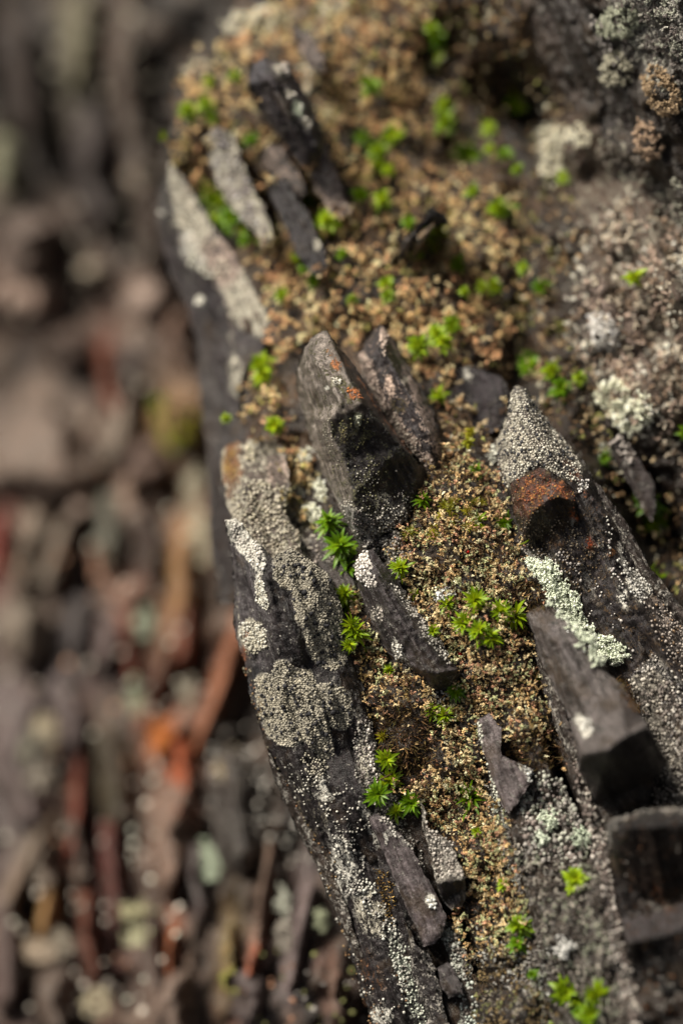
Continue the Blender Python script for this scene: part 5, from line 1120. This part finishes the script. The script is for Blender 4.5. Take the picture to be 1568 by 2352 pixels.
patch(upper_dark, 13, SU, [(.56, .37, .19), (.64, .50, .30), (.20, .12, .06), (.06, .035, .02), (.32, .32, .10), (.64, .6, .46)], (3.5, 9), ddens, 10, .7, .8, base=RAG, mat=GRAIN, name='moss_crust', pw=[2, 1.5, 2.4, 3, 1.4, 1.0],
      layers=3, seed=270, lowf=40, smooth_shade=False, rise=.03, avoid=UPOLY, label='darker brown moss and litter in the upper hollows')
for i, (po, s, pal, sz, de, lb) in enumerate([
    ([(1330, 560), (1450, 430), (1568, 520), (1700, 600), (1700, 1150), (1568, 1100), (1480, 1000), (1380, 900), (1300, 760)], 12, [(.70, .60, .46), (.58, .44, .35), (.80, .74, .62), (.28, .20, .14)], (4.5, 11), .8, 'pale lichen granules over the blurred shoulder rock'),
    ([(1380, -60), (1700, -60), (1700, 300), (1568, 260), (1490, 180), (1420, 90)], 8.5, [(.36, .36, .29), (.44, .42, .36), (.25, .22, .2), (.12, .1, .09)], (4, 8.5), .9, 'grey green lichen crust in the upper corner of the outcrop'),
    ([(1350, 330), (1420, 300), (1568, 420), (1700, 520), (1700, 640), (1568, 560), (1450, 450)], 11, [(.46, .45, .36), (.38, .33, .28)], (4, 8), .75, 'pale lichen drift under the dark brown sloping slab'),
    ([(1180, 30), (1260, 180), (1300, 300), (1400, 400), (1380, 430), (1240, 330), (1150, 150)], 13, [(.2, .17, .12), (.3, .27, .2), (.1, .08, .06)], (4, 8), .6, 'sparse dull lichen crumbs above the dark hollow'),
    ([(600, 90), (700, 40), (860, 60), (860, 210), (760, 240), (700, 200)], 14, [(.56, .42, .24), (.5, .3, .16)], (5, 9), .4, 'sunlit crumbs of tan moss around the tall fin'),
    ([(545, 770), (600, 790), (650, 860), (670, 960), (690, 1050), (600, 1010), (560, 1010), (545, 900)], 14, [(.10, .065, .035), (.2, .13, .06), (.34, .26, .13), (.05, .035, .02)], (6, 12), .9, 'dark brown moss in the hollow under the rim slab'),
    ([(640, 1040), (740, 1090), (765, 1180), (750, 1230), (690, 1220), (640, 1130)], 8.5, [(.48, .38, .18), (.42, .38, .22), (.25, .2, .1), (.55, .5, .36)], (3.5, 7), .85, 'yellowish moss crumbs beneath the tallest blade')]):
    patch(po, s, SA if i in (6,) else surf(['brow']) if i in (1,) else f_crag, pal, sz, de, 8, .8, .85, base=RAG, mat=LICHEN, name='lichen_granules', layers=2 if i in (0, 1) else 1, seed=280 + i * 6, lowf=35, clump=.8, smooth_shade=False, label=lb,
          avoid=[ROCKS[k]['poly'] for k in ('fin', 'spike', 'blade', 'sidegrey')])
# bright granules on the far face: they turn into soft discs
def fspeck(po, s, pal, sz, de, lb, sd):
    ff = lambda x, y: face_depth(x, y) - .16
    patch(po, s, ff, pal, sz, de, 12, .5, .9, base=ICO1, mat=LICHEN, name='far_granules', seed=sd, lowf=50, clump=.7, label=lb)
fspeck([(460, 1640), (620, 1700), (680, 1880), (720, 2000), (600, 2010), (480, 1930)], 19, [(.50, .47, .42), (.38, .34, .3)], (6, 11), .7, 'pale lichen dots over black speckled rock near the outcrop foot', 400)
fspeck([(0, 1000), (430, 1000), (500, 1500), (400, 2352), (0, 2352)], 26, [(.60, .53, .45), (.62, .60, .5), (.42, .24, .15)], (6, 14), .3, 'scattered pale lichen dots over the lower far face', 410)
fspeck([(0, 0), (400, 0), (360, 500), (400, 1000), (0, 1000)], 42, [(.42, .37, .30), (.46, .43, .34)], (9, 19), .5, 'scattered dull lichen dots over the upper far face', 420)
fspeck([(700, 2150), (860, 2250), (900, 2420), (600, 2420), (560, 2200)], 24, [(.34, .31, .28), (.2, .2, .08), (.3, .16, .1)], (5, 9), .5, 'dim lichen dots in the dark gap under the outcrop', 430)

# ---- names for where a small thing stands, worked out from the landmarks of the place
LAND = {'tall dark fin': (655, 260), 'highest pale grey slab': (540, 420), 'pale topped rim slab': (500, 560), 'narrow black sliver': (690, 530), 'small dark tilted chip': (985, 530),
        'tallest blade tip': (740, 765), 'slimmer second blade': (920, 880), 'dark purple hollow block': (1105, 920), 'broad spike tip': (1195, 890), 'rusty knob': (1240, 1130), 'big mint cream cushion': (1445, 930),
        'holed ruffled lichen': (1290, 340), 'small topmost grey slab': (710, 110), 'knobbly crusted slab': (700, 1450), 'dark ridged slab': (920, 1420), 'long purplish slab': (940, 2020),
        'grey wedge': (1150, 1760), 'smooth blurred slab': (1340, 1600), 'near black corner block': (1500, 2050), 'buff shoulder slab': (600, 1150), 'black blade foot': (860, 1220), 'mossy mound crest': (1050, 1080), 'dark hollow': (1150, 250)}
PLACES = {}
ORD = ['nearest', 'second nearest', 'third nearest', 'fourth nearest', 'fifth nearest', 'sixth nearest', 'seventh nearest', 'eighth nearest', 'ninth nearest', 'tenth nearest']
def place(o, x, y, what):
    b = min(LAND.items(), key=lambda kv: math.hypot(kv[1][0] - x, kv[1][1] - y))
    dx, dy = x - b[1][0], y - b[1][1]
    side = ('above' if dy < 0 else 'below') if abs(dy) > abs(dx) else ('left of' if dx < 0 else 'right of')
    PLACES.setdefault((what[1], side, b[0]), []).append((math.hypot(dx, dy), o, what[0]))
def settle():
    for (noun, side, lm), L in PLACES.items():
        L.sort(key=lambda t: t[0])
        for i, (d, o, adj) in enumerate(L):
            if len(L) == 1: o['label'] = '%s %s %s the %s' % (adj, noun, side, lm)
            else: o['label'] = '%s %s, %s %s the %s' % (adj, noun, ORD[min(i, 9)], side, lm)

# ---- star shaped moss shoots
def leaf_mesh(name, width, curl, mat):
    n = 5; v = []; al = []
    for i in range(n):
        t = i / n
        w = width * (0.75 + 1.1 * t - 1.85 * t * t) * .5 if t < .999 else 0
        y = t * math.cos(curl * t * .5); z = -curl * t * t * .5
        v += [(-w, y, z + .35 * w), (0, y, z), (w, y, z + .35 * w)]; al += [t] * 3
    v.append((0, math.cos(curl * .5), -curl * .5)); al.append(1)
    f = []
    for i in range(n - 1):
        a = i * 3
        for k in (0, 1):
            f += [(a + k, a + k + 1, a + k + 4), (a + k, a + k + 4, a + k + 3)]
    a = (n - 1) * 3
    f += [(a, a + 1, a + 3), (a + 1, a + 2, a + 3)]
    me = mesh_from(name, v, f, True, {'along': ('FLOAT', al)})
    me.materials.append(mat); return me, np.array(v), np.array(f), np.array(al)
LM = {(k, w): leaf_mesh('leaf', wd, cu, LEAF[k]) for k in LEAF for w, wd, cu in (('wide', .26, .6), ('thin', .10, .35), ('fat', .40, .8))}
STEM_M, _nt, _b, _o = mat_new('moss_stem'); _b.inputs['Base Color'].default_value = (.10, .035, .015, 1); _b.inputs['Roughness'].default_value = .8
def tube(pts, rads, sides=6):
    pts = np.array(pts, float); V = []; F = []
    for i, p in enumerate(pts):
        t = pts[min(i + 1, len(pts) - 1)] - pts[max(i - 1, 0)]; t /= np.linalg.norm(t) + 1e-9
        a = np.cross(t, [0.3, .2, 1]); a /= np.linalg.norm(a); b = np.cross(t, a)
        for k in range(sides):
            q = 2 * math.pi * k / sides; V.append(p + rads[i] * (math.cos(q) * a + math.sin(q) * b))
    for i in range(len(pts) - 1):
        for k in range(sides):
            a0 = i * sides + k; a1 = i * sides + (k + 1) % sides
            F += [(a0, a1, a1 + sides), (a0, a1 + sides, a0 + sides)]
    e = len(V); V.append(pts[0]); V.append(pts[-1])
    for k in range(sides):
        F += [(e, (k + 1) % sides, k), (e + 1, (len(pts) - 1) * sides + k, (len(pts) - 1) * sides + (k + 1) % sides)]
    return np.array(V), np.array(F)
stem_me = None
def shoot(x, y, size, colr, f, parts, what=('bright green', 'moss star'), thin=False, lean=None, n=None, lift=0.0):
    """A rosette of lance shaped leaves round a short stem; parts: each leaf an object of its own."""
    global stem_me
    p, nn = normals(f, np.array([float(x)]), np.array([float(y)])); p = p[0]; nn = nn[0]
    rad = size / 1000.0 * .5
    ax = nn * .55 + np.array([0, -.15, .75]) + rng.normal(size=3) * .32
    if lean is not None: ax = ax + lean[0] * R_ + lean[1] * U_
    ax /= np.linalg.norm(ax)
    base = p + nn * (.004 + lift)
    top = base + ax * rad * .35
    n = n or (38 if parts else 24)
    me, v, fc, al = LM[(colr, 'thin' if thin else 'wide' if parts else 'fat')]
    M0 = frames(ax[None])[0]
    mats = []
    for i in range(n):
        ph = i * 2.39996; t = i / (n - 1)
        el = math.radians(-5 + 80 * t ** 1.15) + rng.normal() * .2
        ln = rad * (1.08 - .45 * t) * rng.uniform(.7, 1.2) / max(.55, math.cos(el * .6))
        d = math.cos(el) * (math.cos(ph) * M0[:, 0] + math.sin(ph) * M0[:, 1]) + math.sin(el) * M0[:, 2]
        zx = np.cross(d, M0[:, 2]); zx /= np.linalg.norm(zx) + 1e-9
        zz = np.cross(zx, d)
        o = top * 0 + (-rad * .35 * (1 - t)) * ax + rng.normal(size=3) * rad * .03
        mats.append((np.stack([zx, d, zz], 1) * ln, o))
    if parts:
        root = bpy.data.objects.new('moss_shoot', None); col.objects.link(root); root.location = top; root.empty_display_size = .01
        for A, o in mats:
            lf = bpy.data.objects.new('leaf', me); col.objects.link(lf); lf.parent = root
            m = Matrix([[A[0, 0], A[0, 1], A[0, 2], o[0]], [A[1, 0], A[1, 1], A[1, 2], o[1]], [A[2, 0], A[2, 1], A[2, 2], o[2]], [0, 0, 0, 1]])
            lf.matrix_basis = m
        V, Fq = tube([base - top - nn * .01, (base - top) * .5, (0 * top)], [rad * .09, rad * .08, rad * .05])
        link('stem', mesh_from('stem', V, Fq), STEM_M, root)
    else:
        VV = np.concatenate([v @ A.T + o for A, o in mats]); FF = np.concatenate([fc + i * len(v) for i in range(n)])
        V, Fq = tube([base - top - nn * .01, (base - top) * .5, (0 * top)], [rad * .09, rad * .08, rad * .05])
        FF = np.concatenate([FF, Fq + len(VV)]); VV = np.concatenate([VV, V])
        root = link('moss_shoot', mesh_from('moss_shoot', VV, FF, True, {'along': ('FLOAT', np.r_[np.tile(al, n), np.zeros(len(V))])}), LEAF[colr], None, top)
    tag(root, None, 'moss', 'green moss stars on the outcrop')
    place(root, x, y, what)
    return root
# in focus: leaves one by one
for x, y, s, c in [(952, 1150, 42, 'green'), (1086, 1093, 34, 'green'), (1092, 1218, 48, 'lime'), (936, 1309, 46, 'lime'), (789, 1266, 82, 'green'), (768, 1210, 74, 'green'), (804, 1322, 58, 'green'), (1159, 1193, 46, 'green'),
                   (1086, 1384, 58, 'lime'), (1062, 1423, 58, 'lime'), (1104, 1442, 58, 'lime'), (1137, 1404, 50, 'lime'), (1168, 1432, 62, 'lime'), (1122, 1474, 58, 'lime'), (1036, 1398, 42, 'lime'), (1002, 1446, 32, 'lime'),
                   (800, 1371, 50, 'lime'), (814, 1402, 50, 'lime'), (787, 1443, 48, 'lime'), (812, 1468, 54, 'lime'), (785, 1484, 34, 'lime'), (931, 1365, 26, 'lime'), (902, 1554, 28, 'lime'), (844, 1515, 20, 'lime'),
                   (859, 1692, 26, 'yellow'), (877, 1738, 54, 'lime'), (857, 1815, 58, 'green'), (900, 1798, 64, 'lime'), (938, 1832, 62, 'green'), (917, 1856, 44, 'lime'), (1056, 1588, 44, 'green'), (989, 1642, 38, 'lime'), (1021, 1657, 46, 'lime'), (1091, 1850, 68, 'green')]:
    shoot(x, y, s * 1.3, c, SA, True, ({'lime': 'lime green', 'green': 'deep green', 'yellow': 'yellowish'}[c] + (' tiny' if s < 35 else ' large' if s > 56 else ''), 'sharp leafed moss star'), lift=.012)
for x, y, s in [(1026, 1168, 34), (1044, 1162, 34), (1070, 1160, 30), (1038, 1190, 34), (1017, 1202, 30), (1041, 1216, 32), (957, 1215, 32), (951, 1238, 30), (999, 1243, 32), (1063, 1206, 28), (1060, 1185, 26), (1090, 1150, 24), (985, 1225, 24), (1000, 1190, 22)]:
    shoot(x, y, s * 1.25, 'yellow', SA, False, ('thin leafed yellow green', 'small moss star'), thin=True, n=34, lift=.014)
# out of focus
FAR_G = [(405, 306, 34, 'lime'), (430, 298, 36, 'green'), (455, 288, 32, 'lime'), (386, 330, 16, 'lime'), (478, 234, 24, 'lime'), (555, 192, 26, 'lime'), (580, 238, 16, 'green'), (536, 277, 34, 'green'), (552, 303, 30, 'green'), (464, 386, 22, 'green'), (440, 412, 34, 'lime'),
         (458, 443, 20, 'yellow'), (490, 468, 46, 'green'), (512, 512, 40, 'green'), (540, 505, 36, 'green'), (562, 548, 48, 'green'), (511, 535, 18, 'yellow'), (535, 573, 24, 'lime'), (588, 600, 28, 'green'), (650, 572, 40, 'green'), (640, 600, 22, 'green'),
         (643, 711, 26, 'green'), (733, 500, 46, 'green'), (766, 560, 38, 'lime'), (775, 590, 22, 'green'), (806, 512, 50, 'lime'), (803, 457, 30, 'green'), (747, 690, 26, 'green'), (733, 635, 18, 'green'), (851, 690, 26, 'green'), (884, 632, 32, 'green'), (627, 796, 42, 'green'), (590, 836, 38, 'lime'), (612, 913, 36, 'green'),
         (644, 966, 34, 'green'), (560, 996, 20, 'lime'), (1004, 20, 28, 'green'), (1034, 70, 28, 'green'), (956, 82, 30, 'green'), (860, 202, 40, 'green'), (991, 185, 18, 'lime'), (892, 273, 44, 'lime'), (848, 301, 32, 'green'), (1046, 270, 34, 'lime'), (1000, 325, 44, 'green'),
         (1044, 318, 50, 'green'), (1040, 345, 34, 'green'), (1129, 216, 18, 'yellow'), (1229, 215, 36, 'green'), (1234, 240, 32, 'green'), (1129, 330, 30, 'green'), (1199, 370, 30, 'green'), (904, 360, 42, 'green'), (820, 378, 28, 'green'), (892, 432, 24, 'lime'), (858, 432, 24, 'lime'), (1139, 388, 22, 'lime'), (1154, 425, 22, 'green'),
         (1114, 450, 28, 'green'), (1106, 481, 30, 'green'), (1104, 517, 36, 'green'), (1226, 478, 26, 'green'), (1321, 453, 26, 'lime'), (864, 495, 30, 'lime'), (889, 520, 34, 'green'), (921, 525, 28, 'green'), (1014, 567, 26, 'lime'), (1041, 566, 26, 'green'), (989, 584, 36, 'green'), (904, 590, 20, 'lime'),
         (821, 740, 22, 'green'), (1019, 655, 34, 'green'), (1056, 677, 24, 'lime'), (1030, 690, 20, 'green'), (1189, 611, 24, 'lime'), (1206, 648, 34, 'green'), (1401, 656, 34, 'green'), (1109, 710, 30, 'green'), (990, 776, 36, 'green'), (965, 808, 40, 'lime'), (1029, 790, 36, 'lime'), (1000, 828, 34, 'lime'), (1160, 826, 44, 'green'), (1162, 860, 36, 'green'),
         (1050, 932, 34, 'green'), (1083, 962, 24, 'green'), (1225, 888, 34, 'green'), (1240, 920, 38, 'green'), (1378, 870, 24, 'green'), (1524, 990, 34, 'green'), (1395, 1005, 24, 'green'), (1538, 1144, 46, 'green'), (1536, 1232, 48, 'green'), (1555, 1342, 50, 'lime'), (1494, 1218, 30, 'green'), (1032, 1022, 20, 'yellow'), (1028, 1041, 22, 'yellow'),
         (1111, 1922, 26, 'lime'), (1159, 2047, 28, 'lime'), (1344, 2020, 58, 'green'), (1209, 2136, 52, 'lime'), (1207, 2177, 42, 'green'), (1271, 2272, 54, 'lime'), (1309, 2317, 54, 'green'), (1391, 2282, 52, 'green'), (1369, 2317, 54, 'green'), (1250, 1568, 46, 'lime'), (1345, 2330, 30, 'green'), (1290, 2350, 30, 'green'), (1240, 2240, 26, 'green')]
SB = surf(ALLR)
for x, y, s, c in FAR_G:
    if c == 'green' and (x + y) % 3: c = 'lime'
    near_cam = y > 1400
    shoot(x, y, s * (1.25 if near_cam else 1.75), c, SB if y > 1400 else SU, False, ({'lime': 'lime', 'green': 'grass green', 'yellow': 'yellow green'}[c] + (' little' if s < 27 else ' large' if s > 42 else ''), 'moss star'), lift=.018 if near_cam else .055, n=34)
CREEP = [(735, 400, 30, 'fin'), (690, 395, 24, 'fin'), (578, 230, 20, 'fin'), (640, 545, 26, 'paleslab'), (610, 560, 20, 'paleslab'), (478, 330, 18, 'paleslab'), (752, 620, 24, 'low'), (612, 415, 22, 'low'), (800, 500, 26, 'finside'), (765, 490, 20, 'finside'), (1168, 930, 22, 'hole'), (1060, 990, 26, 'hole'), (1020, 1060, 20, 'blade2')]
for cx, cy, r, k in CREEP:
    patch([(cx + r * math.cos(t) * 1.2, cy + r * math.sin(t)) for t in np.linspace(0, 6.283, 13)[:-1]], 9, surf([k]), [(.80, .56, .28), (.84, .68, .40), (.5, .3, .16), (.12, .07, .04)], (4, 9), .8, 3, .7, .9, base=RAG, mat=GRAIN, name='moss_crust',
          layers=1, seed=500 + cx, lowf=30, smooth_shade=False, label='tan moss crust creeping over the foot of a slate in the upper carpet')
# the green moss on the far ledge
for i, (x, y, s, c) in enumerate([(362, 925, 46, 'lime'), (392, 1012, 52, 'lime'), (425, 1000, 44, 'green'), (380, 985, 36, 'yellow'), (440, 960, 34, 'yellow'), (372, 950, 40, 'green'), (408, 1024, 44, 'green')]):
    o = shoot(x, y, s * 1.15, 'yellow' if i % 3 else 'green', lambda a, b: face_depth(a, b) - .24, False, ('x', 'far star'), n=36)
    tag(o, None, None, 'green moss on the far ledge')
del_keys = [k for k in PLACES if k[0] == 'far star']
fl = sorted([t for k in del_keys for t in PLACES.pop(k)], key=lambda t: t[1].location.z, reverse=True)
for i, t in enumerate(fl):
    t[1]['label'] = 'very blurred moss star on the far tan ledge, %s from its top' % ['first', 'second', 'third', 'fourth', 'fifth', 'sixth', 'lowest and seventh'][i]

# ---- ruffled lichen cushions
def cushion(label, x, y, rx, ry, lean, colr, f, lobe=9, hgt=.022, name='lichen_cushion', n=None, group=None):
    area = math.pi * rx * ry
    n = n or int(area / (lobe * lobe) * 3.2)
    t = rng.random(n) ** .55; a = rng.random(n) * 2 * math.pi
    al = t * np.sin(a) * ry; ac = t * np.cos(a) * rx
    L = math.radians(lean)
    X = x + al * math.sin(L) + ac * math.cos(L); Y = y + al * math.cos(L) - ac * math.sin(L)
    k = fbm(X / (lobe * 2.2), Y / (lobe * 2.2), int(x) % 97, 2) > .28
    X, Y, t = X[k], Y[k], t[k]
    p, nn = normals(f, X, Y)
    p = p + nn * (hgt * (1 - t ** 2) * rng.uniform(.5, 1.1, len(t)))[:, None]
    r = lobe / 1000 * rng.uniform(.6, 1.05, len(t))
    c = np.minimum(np.array(colr)[None] * (1.4 if group is None or 'far' not in group else .95), .85) * rng.uniform(.8, 1.15, len(t))[:, None]
    o = many(name, SPR, p, frames(nn + rng.normal(size=nn.shape) * .5), np.c_[r, r, r * .8], c, LICHEN, True)
    return tag(o, label, 'lichen', group or 'ruffled lichen cushions')
MT = (.56, .60, .47); CM = (.58, .54, .42)
band = [(1243, 1306, 24), (1262, 1320, 26), (1258, 1345, 20), (1284, 1345, 22), (1275, 1370, 26), (1302, 1378, 24), (1296, 1402, 24), (1318, 1410, 22), (1322, 1436, 24), (1340, 1452, 22), (1350, 1476, 24), (1366, 1492, 18), (1372, 1512, 20), (1392, 1482, 22), (1412, 1502, 22), (1424, 1496, 15), (1228, 1298, 16)]
bw = ['first', 'second', 'third', 'fourth', 'fifth', 'sixth', 'seventh', 'eighth', 'ninth', 'tenth', 'eleventh', 'twelfth', 'thirteenth', 'fourteenth', 'fifteenth', 'sixteenth', 'seventeenth and last']
for i, (x, y, r) in enumerate(sorted(band, key=lambda t: t[1])):
    cushion('mint white lichen cushion, %s from the top of the chain on the spike' % bw[i], x, y, r, r * .95, 30, MT, SB, 7.5, .022, group='mint lichen chain on the broad spike')
for lb, x, y, rx, ry, ln, c, f, lo in [
    ('pale ruffled lichen cushion with a dark hole, beside the dark hollow', 1275, 318, 36, 30, 0, CM, f_crag, 12), ('pale lichen cushion hanging below the holed ruffled cushion', 1262, 372, 30, 32, 10, CM, f_crag, 12),
    ('cream lichen lobe on the right flank of the holed ruffled cushion', 1335, 308, 26, 26, 0, CM, f_crag, 12), ('small cream lichen lobe under the ruffled pair', 1302, 408, 22, 18, 0, CM, f_crag, 12),
    ('large mint cream lichen cushion with ruffled lobes behind the spike', 1452, 945, 50, 42, 10, (.64, .64, .47), f_crag, 11), ('mint cream lichen lobes on the upper side of the large cushion', 1408, 905, 30, 26, 0, (.62, .62, .46), f_crag, 11),
    ('pale grey mint lichen trailing below the large mint cream cushion', 1400, 1042, 26, 26, 20, (.5, .5, .42), f_crag, 10), ('beige lichen ring around a brown centre on the dark sloping slab', 1412, 160, 22, 42, 10, (.36, .34, .26), surf(['brow']), 9),
    ('pinkish white granular lichen cushion under pale boulder lichens', 1385, 760, 26, 50, 15, (.62, .58, .54), f_crag, 9), ('grey green lichen ruffle at the upper corner', 1420, 50, 50, 34, 20, (.36, .37, .28), surf(['brow']), 8),
    ('tan orange lichen cushion near the upper corner edge', 1520, 210, 32, 60, 25, (.29, .21, .13), f_crag, 7.5), ('pinkish tan lichen cushion beside pale lichen drift', 1490, 320, 26, 44, 20, (.32, .23, .16), f_crag, 9),
    ('cream lichen cushion at the top rim beside the sky dark gap', 548, 65, 32, 24, 0, CM, f_crag, 13), ('cream lichen cushion at the top rim, left of the small grey slab', 615, 48, 36, 26, 0, CM, f_crag, 13), ('mint cream lichen above the small grey slab', 772, 18, 36, 22, 0, CM, f_crag, 12),
    ('small beige lichen cushion left of the tan moss by the rim', 458, 162, 22, 22, 0, (.5, .45, .34), f_crag, 12), ('buff lichen pad lying above the tall dark fin', 565, 112, 26, 14, -75, (.58, .46, .30), f_crag, 11), ('pale yellow lichen cushion between tall fin and brown moss', 750, 273, 24, 20, 0, (.62, .56, .38), f_crag, 11),
    ('cream lichen ruffle beside the upper edge of the tall fin', 710, 185, 40, 16, 80, CM, f_crag, 11), ('white lichen cushion under the tallest blade', 722, 1182, 24, 22, 0, (.60, .60, .48), SA, 9), ('small white lichen lobe against the lower flank of the tallest blade', 738, 1128, 12, 26, 15, (.60, .60, .48), SA, 8),
    ('white lichen lobe left of the blade foot cushion', 690, 1128, 13, 22, -15, (.66, .62, .52), SA, 8), ('pale lichen dab beside the tallest blade, near its middle', 705, 1045, 12, 14, 0, (.62, .60, .5), SA, 8), ('pale lichen pair on the buff shoulder slab', 572, 1048, 14, 12, 30, (.55, .5, .38), SA, 9),
    ('white lichen dot in the middle of the mossy mound', 1022, 1366, 18, 16, 0, (.66, .65, .58), SA, 7), ('mint grey lichen cushion on the knobbly rock below the wedge', 1265, 1885, 20, 26, 0, (.42, .46, .36), SA, 10), ('mint lichen cushion beside the knobbly rock foot', 1238, 1930, 16, 14, 0, (.48, .52, .42), SA, 10),
    ('dim mint lichen cushion beside the dark strip', 1335, 1925, 26, 22, 0, (.36, .40, .31), SA, 10), ('cream lichen touching the tip of the broad spike', 1133, 1045, 9, 24, 0, (.6, .6, .52), SA, 8), ('grey lichen knob in the gully below the dark strip', 1300, 2175, 20, 16, 0, (.5, .49, .46), SA, 9)]:
    cushion(lb, x, y, rx, ry, ln, c, f, lo, .03 if y < 1000 else .02)
ffar = lambda a, b: face_depth(a, b) - .24
for lb, x, y, rx, ry, ln, c, lo in [
    ('tall cream mint lichen column beside the outcrop edge', 448, 1130, 18, 60, -3, (.52, .48, .36), 12), ('cream lichen column reaching down along the outcrop edge', 468, 1235, 22, 62, 6, (.58, .54, .40), 12), ('mint lichen spot above the red brown rocks', 333, 1430, 26, 34, 0, (.44, .48, .36), 13),
    ('mint green lichen streak in the lower far face', 315, 1605, 17, 46, 6, (.42, .47, .33), 12), ('cream lichen streak near the salmon shard', 432, 1595, 18, 46, -8, (.46, .42, .33), 12), ('cream lichened stone patch beside the violet wall', 112, 1680, 28, 42, 10, (.58, .50, .36), 14),
    ('pale lichen patch just below the cream lichened stone patch', 95, 1790, 30, 24, -10, (.50, .45, .37), 14), ('grey lichen haze above the cream lichened stone patch', 80, 1720, 32, 40, -10, (.30, .28, .22), 14), ('yellowish lichen pair above the black speckled rock', 515, 1755, 15, 38, -4, (.60, .48, .30), 10),
    ('mint white lichen slash beside the outcrop foot', 482, 1975, 20, 52, 14, (.50, .56, .42), 11), ('cream green lichen clump low in the far face', 320, 2090, 40, 28, 0, (.58, .54, .34), 13), ('cream green lichen tail under the cream green clump', 312, 2155, 24, 30, 0, (.50, .48, .31), 12),
    ('pinkish cream lichen heap near the lower photo edge', 92, 2190, 34, 30, 0, (.52, .42, .32), 13), ('beige lichen heap right of the pinkish cream heap', 140, 2170, 26, 34, 10, (.38, .33, .26), 13), ('cream lichen cone at the bottom of the far face', 225, 2310, 32, 36, -15, (.54, .47, .33), 13),
    ('mint white lichen streak on the steel grey slab', 655, 2065, 15, 50, 4, (.46, .46, .38), 10), ('grey lichen streak below the mint white streak', 658, 2150, 18, 36, 0, (.36, .32, .27), 10), ('olive yellow lichen near the bottom ochre stone', 530, 2250, 14, 30, 0, (.38, .36, .10), 10),
    ('small lichen tuft under the outcrop edge near the bottom', 735, 2115, 14, 28, 5, (.34, .36, .24), 9)]:
    cushion(lb, x, y, rx, ry, ln, c, ffar, lo, .015, group='lichens on the far rock face')
# ---- small finds
RED, _nt, _b, _o = mat_new('red_fruit'); _b.inputs['Base Color'].default_value = (.55, .02, .01, 1); _b.inputs['Roughness'].default_value = .35
for lb, x, y in [('tiny red fruiting dot on the upper mossy mound', 1060, 1272), ('tiny red fruiting dot below the green cluster on the mound', 1057, 1515)]:
    p, nn = normals(SA, np.array([float(x)]), np.array([float(y)]))
    V = ICO2[0] * .0045 * np.array([1, 1, .85]); V = V * (1 + .1 * np.sin(V * 900))
    tag(link('red_fruit', mesh_from('red_fruit', V, ICO2[1]), RED, None, p[0] + nn[0] * .016), lb, 'lichen fruit')
def stalk(name, label, pts, r0, r1, colr, cat, f, lift=.02):
    x = np.array([q[0] for q in pts], float); y = np.array([q[1] for q in pts], float)
    p, nn = normals(f, x, y); p = p + nn * lift
    V, Fq = tube(p - p[0], np.linspace(r0, r1, len(pts)) / 1000, 7)
    C = np.tile(np.array([*colr, 1.]), (len(V), 1)) * np.r_[np.ones(3), 1]
    o = link(name, mesh_from(name, V, Fq, True, {'Col': ('FLOAT_COLOR', C)}), GRAIN, None, p[0])
    return tag(o, label, cat)
stalk('dry_stalk', 'tan dry stalk lying below the lime green cluster', [(1160, 1470), (1175, 1476), (1188, 1484), (1202, 1487)], 5, 3, (.42, .26, .15), 'stalk', SA)
stalk('dead_leaf', 'curled dark brown dead stem on the mound beside the yellow moss', [(1074, 1180), (1090, 1176), (1106, 1168), (1112, 1152), (1118, 1140)], 3, 1, (.05, .02, .012), 'dead leaf', SA, .024)
stalk('twig', 'fine dark twig above the paired green stars of the gully', [(858, 1788), (880, 1784), (905, 1790), (930, 1800)], 1.6, 1, (.10, .05, .03), 'twig', SA, .02)
stalk('dry_stalk', 'pale dry stalk lying in blurred moss by the purple hollow block', [(1060, 958), (1078, 945), (1095, 938)], 8, 5, (.40, .30, .16), 'stalk', f_crag, .03)
stalk('dry_stalk', 'tan stalk stretched in the moss beneath the rim slab', [(600, 990), (625, 998), (655, 1000), (668, 1008)], 5, 3, (.42, .25, .14), 'stalk', SA, .03)
# a loose green leaf lying on the rusty knob
p, nn = normals(SA, np.array([1210.]), np.array([1238.]))
lf = bpy.data.objects.new('loose_leaf', LM[('lime', 'wide')][0]); col.objects.link(lf)
d = R_ * .93 + U_ * .25; zx = np.cross(d, nn[0]); zx /= np.linalg.norm(zx); zz = np.cross(zx, d); A = np.stack([zx, d, zz], 1) * .034; o = p[0] + nn[0] * .008 - d * .017
lf.matrix_basis = Matrix([[A[0, 0], A[0, 1], A[0, 2], o[0]], [A[1, 0], A[1, 1], A[1, 2], o[1]], [A[2, 0], A[2, 1], A[2, 2], o[2]], [0, 0, 0, 1]])
tag(lf, 'single curved green leaf lying on the dark side of the rusty knob', 'leaf')
settle()
